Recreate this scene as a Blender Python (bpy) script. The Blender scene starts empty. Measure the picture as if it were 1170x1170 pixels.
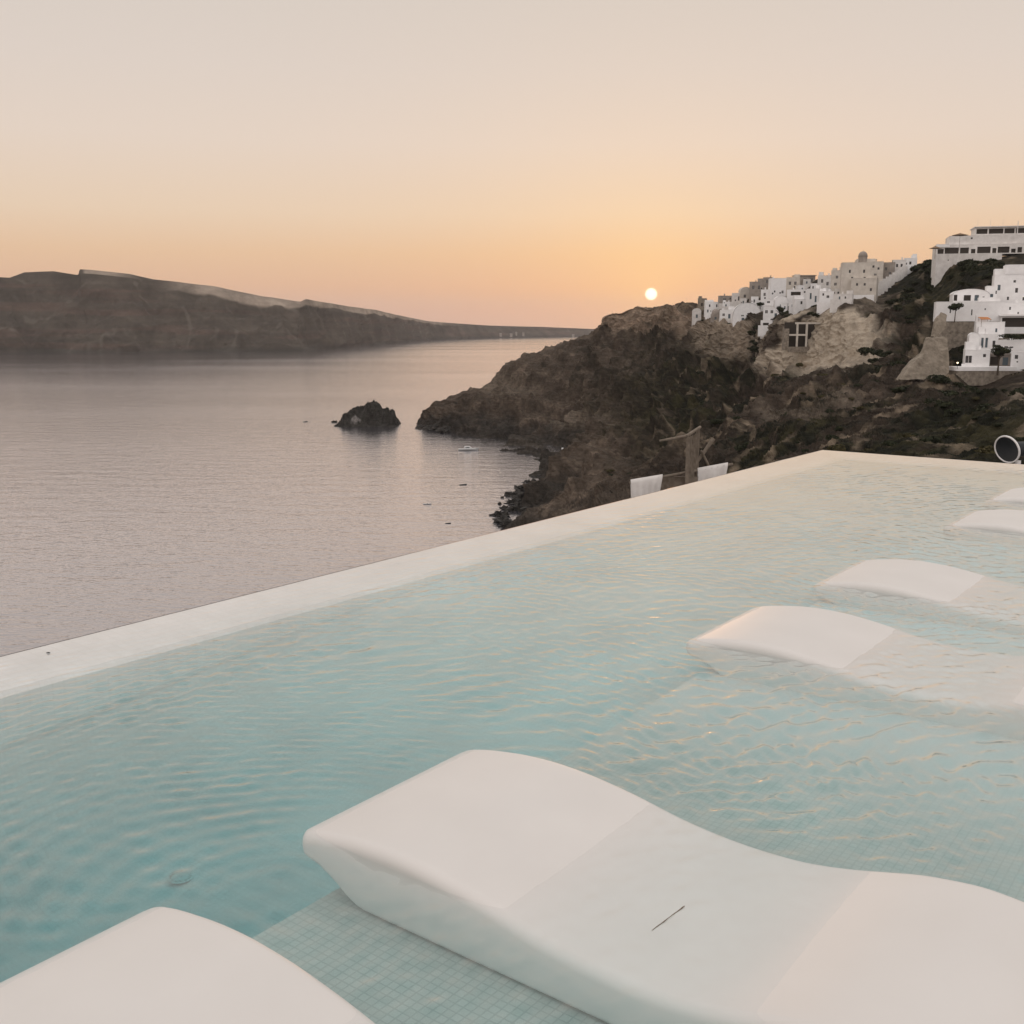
import bpy, bmesh, math, random
import numpy as np
from mathutils import Vector, Matrix

random.seed(7)
rng = np.random.default_rng(11)
scene = bpy.context.scene
COL = scene.collection
R = math.radians

# ------------------------------------------------------------------ camera model
SEA = 0.0
CAMZ = 72.0                      # eye height over the sea
WATER = CAMZ - 1.40              # pool water level
F = 1200.0                       # focal length in photo pixels (1170 wide)
TH = math.atan(213.0 / 1200.0)   # downward pitch
CT, ST = math.cos(TH), math.sin(TH)


def ae(px, py):
    """sight line of a photo point as (X/Y, (Z-CAMZ)/Y)"""
    u = (px - 585.0) / F
    v = (585.0 - py) / F
    ry = CT + v * ST
    rz = -ST + v * CT
    return u / ry, rz / ry


def P(px, py, Y):
    a, e = ae(px, py)
    return Vector((a * Y, Y, CAMZ + e * Y))


def sea_y(px, py, z=0.0):
    a, e = ae(px, py)
    return (z - CAMZ) / e


# ------------------------------------------------------------------ small helpers
def tag(o, label=None, cat=None, group=None, kind=None):
    if label: o['label'] = label
    if cat: o['category'] = cat
    if group: o['group'] = group
    if kind: o['kind'] = kind
    return o


def empty(name, loc, rz=0.0):
    o = bpy.data.objects.new(name, None)
    COL.objects.link(o)
    o.location = loc
    o.rotation_euler = (0, 0, rz)
    o.empty_display_size = 0.3
    return o


class MB:
    """collects shapes into one mesh"""
    def __init__(self):
        self.v, self.f = [], []

    def add(self, vs, fs):
        n = len(self.v)
        self.v += [tuple(q) for q in vs]
        self.f += [tuple(i + n for i in q) for q in fs]
        return self

    def box(self, x0, x1, y0, y1, z0, z1):
        vs = [(x0, y0, z0), (x1, y0, z0), (x1, y1, z0), (x0, y1, z0),
              (x0, y0, z1), (x1, y0, z1), (x1, y1, z1), (x0, y1, z1)]
        fs = [(0, 3, 2, 1), (4, 5, 6, 7), (0, 1, 5, 4), (1, 2, 6, 5), (2, 3, 7, 6), (3, 0, 4, 7)]
        return self.add(vs, fs)

    def tube(self, p, q, r0, r1=None, n=8):
        r1 = r0 if r1 is None else r1
        p, q = Vector(p), Vector(q)
        d = (q - p).normalized()
        a = d.orthogonal().normalized()
        b = d.cross(a)
        vs, fs = [], []
        for c, r in ((p, r0), (q, r1)):
            for k in range(n):
                t = 2 * math.pi * k / n
                vs.append(c + (a * math.cos(t) + b * math.sin(t)) * r)
        for k in range(n):
            fs.append((k, (k + 1) % n, n + (k + 1) % n, n + k))
        fs.append(tuple(range(n - 1, -1, -1)))
        fs.append(tuple(range(n, 2 * n)))
        return self.add(vs, fs)

    def lathe(self, prof, n=16, c=(0, 0, 0), flip=False):
        vs, fs = [], []
        for (r, z) in prof:
            for k in range(n):
                t = 2 * math.pi * k / n
                vs.append((c[0] + r * math.cos(t), c[1] + r * math.sin(t), c[2] + z))
        for i in range(len(prof) - 1):
            for k in range(n):
                k2 = (k + 1) % n
                fs.append((i * n + k, i * n + k2, (i + 1) * n + k2, (i + 1) * n + k))
        return self.add(vs, fs)

    def build(self, name, mat, parent=None, smooth=False):
        me = bpy.data.meshes.new(name)
        me.from_pydata(self.v, [], self.f)
        me.validate()
        if smooth:
            me.polygons.foreach_set('use_smooth', [True] * len(me.polygons))
        o = bpy.data.objects.new(name, me)
        me.materials.append(mat)
        COL.objects.link(o)
        if parent: o.parent = parent
        return o


def grid_mesh(name, V, nr, nc, mat, smooth=True, parent=None, cols=None, extra_faces=None, grain=None):
    """V (nr*nc,3) -> quad sheet"""
    V = np.asarray(V, dtype=np.float32)
    i = np.arange(nr - 1)[:, None] * nc + np.arange(nc - 1)[None, :]
    q = np.stack([i, i + 1, i + nc + 1, i + nc], axis=-1).reshape(-1, 4).astype(np.int32)
    me = bpy.data.meshes.new(name)
    me.vertices.add(len(V))
    me.vertices.foreach_set('co', V.ravel())
    lv = q.ravel()
    starts = np.arange(0, len(lv), 4, dtype=np.int32)
    if extra_faces:
        ex = [k for fc in extra_faces for k in fc]
        es, s = [], len(lv)
        for fc in extra_faces:
            es.append(s); s += len(fc)
        lv = np.concatenate([lv, np.array(ex, dtype=np.int32)])
        starts = np.concatenate([starts, np.array(es, dtype=np.int32)])
    me.loops.add(len(lv))
    me.loops.foreach_set('vertex_index', lv)
    me.polygons.add(len(starts))
    me.polygons.foreach_set('loop_start', starts)
    me.polygons.foreach_set('use_smooth', np.full(len(starts), smooth, dtype=bool))
    me.update(calc_edges=True)
    if cols is not None:
        at = me.color_attributes.new('albedo', 'FLOAT_COLOR', 'POINT')
        c4 = np.ones((len(V), 4), dtype=np.float32)
        c4[:, :3] = cols
        if grain is not None: c4[:, 3] = grain
        at.data.foreach_set('color', c4.ravel())
    o = bpy.data.objects.new(name, me)
    me.materials.append(mat)
    COL.objects.link(o)
    if parent: o.parent = parent
    return o


# ------------------------------------------------------------------ numpy gradient noise
_perm = rng.permutation(256)
_perm = np.concatenate([_perm, _perm, _perm])
_grad = rng.normal(size=(256, 3))
_grad /= np.linalg.norm(_grad, axis=1)[:, None]


def pnoise(p):
    p = np.asarray(p, dtype=np.float64)
    i = np.floor(p).astype(np.int64)
    f = p - i
    i &= 255
    w = f * f * f * (f * (f * 6 - 15) + 10)
    out = 0.0
    for dx in (0, 1):
        wx = w[:, 0] if dx else 1 - w[:, 0]
        for dy in (0, 1):
            wy = w[:, 1] if dy else 1 - w[:, 1]
            for dz in (0, 1):
                wz = w[:, 2] if dz else 1 - w[:, 2]
                h = _perm[_perm[_perm[i[:, 0] + dx] + i[:, 1] + dy] + i[:, 2] + dz] & 255
                g = _grad[h]
                dot = g[:, 0] * (f[:, 0] - dx) + g[:, 1] * (f[:, 1] - dy) + g[:, 2] * (f[:, 2] - dz)
                out = out + wx * wy * wz * dot
    return out * 1.5


def fbm(p, octv=4, gain=0.5, lac=2.03):
    s, a = 0.0, 1.0
    p = np.asarray(p, dtype=np.float64)
    for k in range(octv):
        s = s + a * pnoise(p + 17.3 * k)
        p = p * lac
        a *= gain
    return s


def ridged(p, octv=4, gain=0.5, lac=2.1):
    s, a, w = 0.0, 1.0, 1.0
    p = np.asarray(p, dtype=np.float64)
    for k in range(octv):
        n = 1 - np.abs(pnoise(p + 31.7 * k)) * 1.6
        n = n * n
        s = s + a * n * w
        w = np.clip(n * 1.4, 0, 1)
        p = p * lac
        a *= gain
    return s


def sstep(x, a, b):
    t = np.clip((x - a) / (b - a), 0, 1)
    return t * t * (3 - 2 * t)


# ------------------------------------------------------------------ materials
def lin(r, g, b):
    f = lambda c: (c / 255 / 12.92) if c / 255 <= 0.04045 else ((c / 255 + 0.055) / 1.055) ** 2.4
    return (f(r), f(g), f(b), 1.0)


def nmat(name):
    m = bpy.data.materials.new(name)
    m.use_nodes = True
    nt = m.node_tree
    b = nt.nodes['Principled BSDF']
    return m, nt, b


def mat_noise(name, c0, c1, scale=3.0, rough=0.7, bump=0.0, bscale=None, detail=5.0, spec=0.35, bdist=0.02):
    """two-tone weathered surface with a little bump"""
    m, nt, b = nmat(name)
    N, L = nt.nodes, nt.links
    tc = N.new('ShaderNodeTexCoord')
    n1 = N.new('ShaderNodeTexNoise')
    n1.inputs['Scale'].default_value = scale
    n1.inputs['Detail'].default_value = detail
    L.new(tc.outputs['Object'], n1.inputs['Vector'])
    cr = N.new('ShaderNodeValToRGB')
    cr.color_ramp.elements[0].position = 0.3
    cr.color_ramp.elements[1].position = 0.7
    cr.color_ramp.elements[0].color = (*c0, 1)
    cr.color_ramp.elements[1].color = (*c1, 1)
    L.new(n1.outputs['Fac'], cr.inputs['Fac'])
    L.new(cr.outputs['Color'], b.inputs['Base Color'])
    b.inputs['Roughness'].default_value = rough
    b.inputs['Specular IOR Level'].default_value = spec
    if bump:
        n2 = N.new('ShaderNodeTexNoise')
        n2.inputs['Scale'].default_value = bscale or scale * 4
        n2.inputs['Detail'].default_value = 4
        L.new(tc.outputs['Object'], n2.inputs['Vector'])
        bp = N.new('ShaderNodeBump')
        bp.inputs['Strength'].default_value = bump
        bp.inputs['Distance'].default_value = bdist
        L.new(n2.outputs['Fac'], bp.inputs['Height'])
        L.new(bp.outputs['Normal'], b.inputs['Normal'])
    return m


def mat_terrain(name, scale, bump, bdist):
    """colour of the ground from the 'albedo' attribute, broken up by rock grain and strata"""
    m, nt, b = nmat(name)
    N, L = nt.nodes, nt.links
    at = N.new('ShaderNodeAttribute'); at.attribute_name = 'albedo'
    tc = N.new('ShaderNodeTexCoord')
    n1 = N.new('ShaderNodeTexNoise'); n1.inputs['Scale'].default_value = scale; n1.inputs['Detail'].default_value = 8
    n1.inputs['Roughness'].default_value = 0.68
    L.new(tc.outputs['Object'], n1.inputs['Vector'])
    mp = N.new('ShaderNodeMapping'); mp.inputs['Scale'].default_value = (scale * .35, scale * .35, scale * 3.2)
    L.new(tc.outputs['Object'], mp.inputs['Vector'])
    n2 = N.new('ShaderNodeTexNoise'); n2.inputs['Scale'].default_value = 1.0; n2.inputs['Detail'].default_value = 5
    L.new(mp.outputs['Vector'], n2.inputs['Vector'])
    mr1 = N.new('ShaderNodeMapRange'); mr1.inputs[1].default_value = .3; mr1.inputs[2].default_value = .7
    mr1.inputs[3].default_value = .5; mr1.inputs[4].default_value = 1.5
    L.new(n1.outputs['Fac'], mr1.inputs[0])
    mr2 = N.new('ShaderNodeMapRange'); mr2.inputs[1].default_value = .3; mr2.inputs[2].default_value = .7
    mr2.inputs[3].default_value = .75; mr2.inputs[4].default_value = 1.25
    L.new(n2.outputs['Fac'], mr2.inputs[0])
    mu = N.new('ShaderNodeMath'); mu.operation = 'MULTIPLY'
    L.new(mr1.outputs[0], mu.inputs[0]); L.new(mr2.outputs[0], mu.inputs[1])
    m1 = N.new('ShaderNodeMath'); m1.operation = 'SUBTRACT'; m1.inputs[1].default_value = 1; L.new(mu.outputs[0], m1.inputs[0])
    m2 = N.new('ShaderNodeMath'); m2.operation = 'MULTIPLY_ADD'; m2.inputs[2].default_value = 1
    L.new(m1.outputs[0], m2.inputs[0]); L.new(at.outputs['Alpha'], m2.inputs[1])
    vs = N.new('ShaderNodeVectorMath'); vs.operation = 'SCALE'
    L.new(at.outputs['Color'], vs.inputs[0]); L.new(m2.outputs[0], vs.inputs['Scale'])
    L.new(vs.outputs[0], b.inputs['Base Color'])
    b.inputs['Roughness'].default_value = .95
    b.inputs['Specular IOR Level'].default_value = .1
    bp = N.new('ShaderNodeBump'); bp.inputs['Strength'].default_value = bump; bp.inputs['Distance'].default_value = bdist
    L.new(n1.outputs['Fac'], bp.inputs['Height'])
    L.new(bp.outputs['Normal'], b.inputs['Normal'])
    return m


def mat_plain(name, c, rough=.6, spec=.3, metal=0):
    return mat_noise(name, tuple(x * .88 for x in c), c, 6.0, rough, 0, spec=spec)


def mat_tile(name, c_tile, c_tile2, c_grout, size, grout, blend=None):
    m, nt, b = nmat(name)
    N, L = nt.nodes, nt.links
    tc = N.new('ShaderNodeTexCoord')
    br = N.new('ShaderNodeTexBrick')
    br.offset = 0.0
    br.inputs['Scale'].default_value = 1.0
    br.inputs['Brick Width'].default_value = size
    br.inputs['Row Height'].default_value = size
    br.inputs['Mortar Size'].default_value = grout
    br.inputs['Mortar Smooth'].default_value = .15
    br.inputs['Color1'].default_value = (*c_tile, 1)
    br.inputs['Color2'].default_value = (*c_tile2, 1)
    br.inputs['Mortar'].default_value = (*c_grout, 1)
    br.inputs['Bias'].default_value = -.1
    L.new(tc.outputs['Object'], br.inputs['Vector'])
    n = N.new('ShaderNodeTexNoise'); n.inputs['Scale'].default_value = 2.2; n.inputs['Detail'].default_value = 6
    L.new(tc.outputs['Object'], n.inputs['Vector'])
    mr = N.new('ShaderNodeMapRange'); mr.inputs[1].default_value = .3; mr.inputs[2].default_value = .7
    mr.inputs[3].default_value = .86; mr.inputs[4].default_value = 1.1
    L.new(n.outputs['Fac'], mr.inputs[0])
    vs = N.new('ShaderNodeVectorMath'); vs.operation = 'SCALE'
    L.new(br.outputs['Color'], vs.inputs[0]); L.new(mr.outputs[0], vs.inputs['Scale'])
    L.new(vs.outputs[0], b.inputs['Base Color'])
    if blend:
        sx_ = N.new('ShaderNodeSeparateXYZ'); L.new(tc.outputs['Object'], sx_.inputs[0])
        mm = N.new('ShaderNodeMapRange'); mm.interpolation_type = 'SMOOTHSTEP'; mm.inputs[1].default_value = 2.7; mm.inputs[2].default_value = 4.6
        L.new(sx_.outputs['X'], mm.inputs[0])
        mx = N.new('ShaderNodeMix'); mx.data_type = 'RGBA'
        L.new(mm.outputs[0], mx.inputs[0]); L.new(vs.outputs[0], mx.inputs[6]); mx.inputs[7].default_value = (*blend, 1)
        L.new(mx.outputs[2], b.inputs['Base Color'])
    b.inputs['Roughness'].default_value = .4
    return m


M = {}
M['white'] = mat_noise('whitewash', (.76, .745, .74), (.86, .85, .845), .55, .85, .25, 6, bdist=.05)
M['white_b'] = mat_noise('whitewash_weathered', (.60, .57, .545), (.76, .735, .71), .6, .9, .3, 5, bdist=.05)
M['beige'] = mat_noise('ochre_plaster', (.50, .455, .40), (.66, .61, .55), .5, .9, .3, 5, bdist=.05)
M['grey_b'] = mat_noise('grey_plaster', (.24, .21, .185), (.36, .32, .285), .5, .9, .3, 5, bdist=.05)
M['stone'] = mat_noise('rubble_stone', (.15, .125, .10), (.33, .285, .235), 1.1, .95, .8, 2.4, bdist=.25)
M['pane'] = mat_noise('dark_window_glass', (.03, .03, .032), (.06, .06, .062), 2.0, .2, 0, spec=.5)
M['wood'] = mat_noise('weathered_timber', (.12, .085, .06), (.22, .165, .12), 9.0, .85, .4, 30)
M['palewood'] = mat_noise('bleached_timber', (.13, .105, .08), (.235, .195, .155), 9.0, .85, .4, 30)
M['door_b'] = mat_plain('faded_door_paint', (.10, .13, .15))
M['canvas'] = mat_noise('white_canvas', (.60, .57, .545), (.72, .69, .665), 5, .9, .3, 60)
M['dark'] = mat_plain('charcoal_paint', (.022, .025, .028), .45)
M['shade'] = mat_plain('dark_opening_infill', (.05, .042, .036), .9)  # near-black infill standing in for shade inside openings; also the boathouse door
M['parasol'] = mat_plain('straw_parasol', (.20, .13, .075), .95)
M['leaf_d'] = mat_noise('dark_green_leaves', (.012, .016, .009), (.042, .046, .024), 1.2, .8, 0, spec=.15)
M['leaf_o'] = mat_noise('olive_scrub_leaves', (.04, .036, .016), (.085, .072, .034), 1.0, .85, 0, spec=.15)
M['bark'] = mat_noise('bark', (.05, .038, .028), (.10, .078, .058), 4, .95, .5, 20)
M['rock_d'] = mat_noise('dark_shore_rock', (.022, .021, .02), (.062, .056, .05), .5, .9, .9, 1.2, bdist=.4)
M['orange'] = mat_plain('orange_awning', (.48, .20, .08), .9)
M['lounger'] = mat_noise('white_moulded_resin', (.675, .65, .625), (.71, .685, .66), 3.0, .5, .03, 180, spec=.4, bdist=.001)
M['boat_w'] = mat_plain('white_gelcoat', (.70, .70, .70), .3)
M['boat_d'] = mat_plain('dark_hull_paint', (.03, .035, .04), .4)
M['terrain'] = mat_terrain('caldera_rock', .42, .9, 1.0)
M['far_rock'] = mat_terrain('island_rock', .012, .6, 12.0)

# lit lamp
m, nt, b = nmat('lit_lamp')
b.inputs['Base Color'].default_value = (.9, .8, .6, 1)
b.inputs['Emission Color'].default_value = (1.0, .78, .5, 1)
b.inputs['Emission Strength'].default_value = 6
M['lamp'] = m

M['tile_deep'] = mat_tile('pool_mosaic', (.60, .615, .605), (.64, .655, .645), (.54, .555, .545), .025, .0018)
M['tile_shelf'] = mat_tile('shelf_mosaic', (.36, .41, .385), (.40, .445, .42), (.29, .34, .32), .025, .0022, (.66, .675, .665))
M['tile_wall'] = mat_tile('weir_mosaic', (.82, .81, .805), (.86, .85, .845), (.74, .73, .72), .05, .002)
M['deck'] = mat_noise('pale_deck_plaster', (.55, .53, .50), (.66, .64, .61), 2, .8, .2, 30)


def mat_sea():
    m, nt, b = nmat('sea_water')
    N, L = nt.nodes, nt.links
    tc = N.new('ShaderNodeTexCoord')
    hs = []
    for (sx, sy, rot, det, w) in ((.30, .62, R(24), 3, 1.1), (.045, .11, R(10), 2, 1.6), (1.1, 1.9, R(-15), 2, .16)):
        mp = N.new('ShaderNodeMapping'); mp.inputs['Scale'].default_value = (sx, sy, 1); mp.inputs['Rotation'].default_value = (0, 0, rot)
        L.new(tc.outputs['Object'], mp.inputs['Vector'])
        n = N.new('ShaderNodeTexNoise'); n.inputs['Scale'].default_value = 1; n.inputs['Detail'].default_value = det
        L.new(mp.outputs['Vector'], n.inputs['Vector'])
        mu = N.new('ShaderNodeMath'); mu.operation = 'MULTIPLY'; mu.inputs[1].default_value = w
        L.new(n.outputs['Fac'], mu.inputs[0]); hs.append(mu)
    a1 = N.new('ShaderNodeMath'); a1.operation = 'ADD'
    L.new(hs[0].outputs[0], a1.inputs[0]); L.new(hs[1].outputs[0], a1.inputs[1])
    a2 = N.new('ShaderNodeMath'); a2.operation = 'ADD'
    L.new(a1.outputs[0], a2.inputs[0]); L.new(hs[2].outputs[0], a2.inputs[1])
    bp = N.new('ShaderNodeBump'); bp.inputs['Strength'].default_value = .5; bp.inputs['Distance'].default_value = .40
    L.new(a2.outputs[0], bp.inputs['Height'])
    N.remove(b)
    # wind-slick patches change how glossy the surface is
    mp = N.new('ShaderNodeMapping'); mp.inputs['Scale'].default_value = (.0012, .0045, 1); mp.inputs['Rotation'].default_value = (0, 0, R(6))
    L.new(tc.outputs['Object'], mp.inputs['Vector'])
    n = N.new('ShaderNodeTexNoise'); n.inputs['Scale'].default_value = 1; n.inputs['Detail'].default_value = 5
    L.new(mp.outputs['Vector'], n.inputs['Vector'])
    mr = N.new('ShaderNodeMapRange'); mr.inputs[1].default_value = .35; mr.inputs[2].default_value = .65
    mr.inputs[3].default_value = .07; mr.inputs[4].default_value = .13
    L.new(n.outputs['Fac'], mr.inputs[0])
    gl = N.new('ShaderNodeBsdfGlossy'); L.new(mr.outputs[0], gl.inputs['Roughness']); L.new(bp.outputs['Normal'], gl.inputs['Normal'])
    gl.inputs['Color'].default_value = (.97, .96, 1.0, 1)
    di = N.new('ShaderNodeBsdfDiffuse'); di.inputs['Color'].default_value = (.075, .075, .085, 1)
    lw = N.new('ShaderNodeLayerWeight'); lw.inputs['Blend'].default_value = .5; L.new(bp.outputs['Normal'], lw.inputs['Normal'])
    pw = N.new('ShaderNodeMath'); pw.operation = 'POWER'; pw.inputs[1].default_value = 1.75; L.new(lw.outputs['Facing'], pw.inputs[0])
    ms = N.new('ShaderNodeMixShader'); L.new(pw.outputs[0], ms.inputs[0]); L.new(di.outputs[0], ms.inputs[1]); L.new(gl.outputs[0], ms.inputs[2])
    L.new(ms.outputs[0], N['Material Output'].inputs['Surface'])
    return m


M['sea'] = mat_sea()


def mat_pool_water():
    m, nt, b = nmat('pool_water')
    N, L = nt.nodes, nt.links
    N.remove(b)
    out = N['Material Output']
    tc = N.new('ShaderNodeTexCoord')
    n = N.new('ShaderNodeTexNoise'); n.inputs['Scale'].default_value = 20; n.inputs['Detail'].default_value = 2
    L.new(tc.outputs['Object'], n.inputs['Vector'])
    bp = N.new('ShaderNodeBump'); bp.inputs['Strength'].default_value = .10; bp.inputs['Distance'].default_value = .01
    L.new(n.outputs['Fac'], bp.inputs['Height'])
    tr = N.new('ShaderNodeBsdfTransparent')
    gl = N.new('ShaderNodeBsdfGlossy')
    gl.inputs['Roughness'].default_value = .03
    L.new(bp.outputs['Normal'], gl.inputs['Normal'])
    # reflectance grows with grazing angle, the same from above and below
    lw = N.new('ShaderNodeLayerWeight'); lw.inputs['Blend'].default_value = .5
    L.new(bp.outputs['Normal'], lw.inputs['Normal'])
    pw = N.new('ShaderNodeMath'); pw.operation = 'POWER'; pw.inputs[1].default_value = 2.05
    L.new(lw.outputs['Facing'], pw.inputs[0])
    fr = N.new('ShaderNodeMath'); fr.operation = 'MULTIPLY_ADD'; fr.inputs[1].default_value = .96; fr.inputs[2].default_value = .02
    L.new(pw.outputs[0], fr.inputs[0])
    # weaker on the underside: stands in for the light the real surface returns to the pool by internal reflection
    ge = N.new('ShaderNodeNewGeometry')
    si = N.new('ShaderNodeMapRange'); si.inputs[3].default_value = 1.0; si.inputs[4].default_value = .2
    L.new(ge.outputs['Backfacing'], si.inputs[0])
    fm = N.new('ShaderNodeMath'); fm.operation = 'MULTIPLY'
    L.new(fr.outputs[0], fm.inputs[0]); L.new(si.outputs[0], fm.inputs[1])
    fr = fm
    ms = N.new('ShaderNodeMixShader')
    L.new(fr.outputs[0], ms.inputs[0]); L.new(tr.outputs[0], ms.inputs[1]); L.new(gl.outputs[0], ms.inputs[2])
    L.new(ms.outputs[0], out.inputs['Surface'])
    va = N.new('ShaderNodeVolumeAbsorption')
    va.inputs['Color'].default_value = (.36, .745, .76, 1)
    va.inputs['Density'].default_value = 1.25
    L.new(va.outputs[0], out.inputs['Volume'])
    return m


M['pool_water'] = mat_pool_water()

# ------------------------------------------------------------------ sea
mb = MB()
S = 11500
mb.add([(-S, -S, 0), (S, -S, 0), (S, S, 0), (-S, S, 0)], [(0, 1, 2, 3)])
tag(mb.build('sea', M['sea']), kind='structure')


# ------------------------------------------------------------------ far island
def profile_mesh(name, cols_a, prof, ncol, nrow, noise_fn, col_fn, mat, smooth_k=0):
    """cols_a: sorted X/Y per control column; prof: (ncols, K, 2) of (Y, Z) -> sheet of terrain"""
    cols_a = np.array(cols_a); prof = np.array(prof, dtype=float)
    K = prof.shape[1]
    A = np.linspace(cols_a[0], cols_a[-1], ncol)
    PI = np.stack([[np.interp(A, cols_a, prof[:, k, c]) for c in (0, 1)] for k in range(K)])  # K,2,ncol
    if smooth_k:
        ker = np.hanning(smooth_k + 2)[1:-1]; ker /= ker.sum()
        pad = smooth_k // 2
        for k in range(K):
            for c in (0, 1):
                PI[k, c] = np.convolve(np.pad(PI[k, c], pad, mode='edge'), ker, mode='valid')[:ncol]
    return A, PI


def sheet(A, PI, rows):
    K = PI.shape[0]
    r = np.asarray(rows)
    i = np.minimum(r.astype(int), K - 2)
    f = (r - i)[:, None]
    Y = PI[i, 0] * (1 - f) + PI[i + 1, 0] * f
    Z = PI[i, 1] * (1 - f) + PI[i + 1, 1] * f
    X = A[None, :] * Y
    return np.stack([X, Y, Z], axis=-1)


def normals(V):
    du = np.gradient(V, axis=1); dv = np.gradient(V, axis=0)
    n = np.cross(du, dv)
    n /= np.linalg.norm(n, axis=-1)[..., None] + 1e-9
    return n


isl = [(-170, 404, 324), (-80, 404, 318), (0, 403.5, 316), (18, 403.5, 317.5), (35, 403, 311), (68, 403, 309.5),
       (95.5, 403, 314), (97.5, 403, 307.3), (120, 403, 309), (155, 403, 313), (180, 402.5, 319), (250, 402, 327),
       (300, 401.5, 338), (345, 401, 344.5), (352, 400.5, 341.5), (400, 396.5, 350), (430, 394, 354), (470, 390.5, 363),
       (490, 389, 367), (560, 386.4, 372), (620, 385.2, 373.5), (680, 384.8, 376), (760, 384.6, 380)]
ca, pr = [], []
for (px, pw, pt) in isl:
    a, e = ae(px, pw)
    Y0 = -CAMZ / e
    at_, et = ae(px, pt)
    D = 190 if px < 360 else max(120, 190 - (px - 360) * .2)
    zt = CAMZ + et * (Y0 + D)
    pp = [(Y0 - 60, -8), (Y0, 0.0), (Y0 + D * .12, zt * .16), (Y0 + D * .42, zt * .44), (Y0 + D * .78, zt * .80),
          (Y0 + D, zt), (Y0 + D + 60, zt - 4), (Y0 + D + 900, zt * .3 - 20)]
    ca.append(a); pr.append(pp)
A, PI = profile_mesh('island', ca, pr, 760, 0, None, None, None)
rows = np.concatenate([np.linspace(0, 1, 5)[:-1], np.linspace(1, 5, 150), np.linspace(5, 7, 16)[1:]])
V = sheet(A, PI, rows)
nr, nc = V.shape[:2]
Nn = normals(V)
p = V.reshape(-1, 3)
rr = np.repeat(rows, nc)
gul = ridged(p * np.array([1 / 190, 1 / 190, 1 / 700]), 4) - .8
gul = np.minimum(gul, .3)
fine = fbm(p / 55, 4)
mask = (sstep(rr, .9, 1.6) * (1 - .96 * sstep(rr, 3.7, 4.6))).reshape(-1, 1)
far_fade = (1 - .6 * sstep(p[:, 1], 3600, 6000))[:, None]
p2 = p + Nn.reshape(-1, 3) * (gul[:, None] * 24 + fine[:, None] * 9) * mask * far_fade
hfrac = p2[:, 2] / 200
wob = fbm(p / 160, 4)
band = sstep(rr + wob * .28, 4.22, 4.42) * (1 - sstep(rr, 4.97, 5.02))
ax = p[:, 0] / p[:, 1]
bm_ = sstep(ax, ae(170, 330)[0], ae(240, 330)[0]) * (1 - sstep(ax, ae(480, 360)[0], ae(540, 360)[0]))
bm_ = np.maximum(bm_, sstep(ax, ae(95, 330)[0], ae(99, 330)[0]) * (1 - sstep(ax, ae(130, 330)[0], ae(170, 330)[0])) * .7 * (rr > 4.75))
band *= bm_
strat = fbm(np.stack([p[:, 0] / 400, p[:, 1] / 400, p2[:, 2] / 13], -1), 4)
red = sstep(fbm(np.stack([p[:, 0] / 500, p[:, 1] / 500, p2[:, 2] / 25], -1) + 5, 3), .05, .45)
scar = sstep(ridged(np.stack([p[:, 0] / 130, p[:, 1] / 130, p[:, 2] / 420], -1) + 9, 3), 1.25, 1.5)
c = np.array([.055, .046, .037])[None] * (1 + strat[:, None] * .22)
c = c * (1 - red[:, None] * .5) + np.array([.085, .052, .042]) * red[:, None] * .5
c = c * (1 - scar[:, None] * .4) + np.array([.15, .135, .115]) * scar[:, None] * .4
c = c * (1 - band[:, None]) + np.array([.29, .24, .195]) * band[:, None]
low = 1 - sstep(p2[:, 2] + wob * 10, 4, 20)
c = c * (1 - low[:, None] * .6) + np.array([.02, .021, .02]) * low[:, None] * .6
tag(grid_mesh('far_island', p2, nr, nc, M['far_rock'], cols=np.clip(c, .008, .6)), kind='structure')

# ------------------------------------------------------------------ headland terrain
sy = sea_y
HC = []   # (px, [(Y,Z)...])


def col(px, pts):
    """pts: (py,Y) seen points; ('z',Z,Y) hidden points; ('s',py) points at the waterline"""
    out = []
    for q in pts:
        if q[0] == 'z': out.append((q[2], q[1]))
        elif q[0] == 's': out.append((sea_y(px, q[1]), 0.0))
        else: out.append((q[1], P(px, q[0], q[1]).z))
    HC.append((px, out))


z = 'z'; s_ = 's'
U = lambda *ys: [(z, -8, y) for y in ys]
#        near start, p0, p1 .. p7, back, far back
col(466, U(40, 250, 380, 450, 600, 755, 770, 780, 790, 830, 1000))
col(478, U(40, 250, 380, 450, 600) + [(s_, 487), (z, 2, 772), (z, 2, 780), (z, 1, 790), (z, -6, 830), (z, -10, 1000)])
col(500, U(40, 250, 380, 450, 600) + [(s_, 491.5), (482, 745), (471, 765), (460, 785), (z, 4, 840), (z, -10, 1000)])
col(527, U(40, 250, 380, 450, 580) + [(s_, 498), (483, 715), (466, 750), (447, 785), (z, 12, 850), (z, -10, 1050)])
col(545, U(40, 250, 380, 450, 560) + [(s_, 502), (485, 700), (466, 745), (446, 790), (z, 14, 860), (z, -10, 1100)])
col(578, U(40, 250) + [(z, -1, 376), (z, -6, 400), (z, -8, 520), (s_, 508), (488, 690), (455, 745), (417, 810), (z, 34, 880), (z, -8, 1300)])
col(592, U(40, 250) + [(590, 376), (z, -2, 420), (z, -8, 540), (s_, 511), (488, 680), (450, 745), (409, 815), (z, 40, 890), (z, -8, 1400)])
col(606, [(z, 30, 40), (z, 6, 250), (582, 380), (s_, 558), (z, -6, 540), (s_, 513), (488, 672), (445, 745), (403, 820), (z, 45, 900), (z, -8, 1500)])
col(626, [(z, 34, 40), (z, 12, 250), (573, 372), (546, 430), (z, -1, 545), (s_, 517.5), (486, 668), (440, 745), (398, 825), (z, 50, 900), (z, -8, 1600)])
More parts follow.
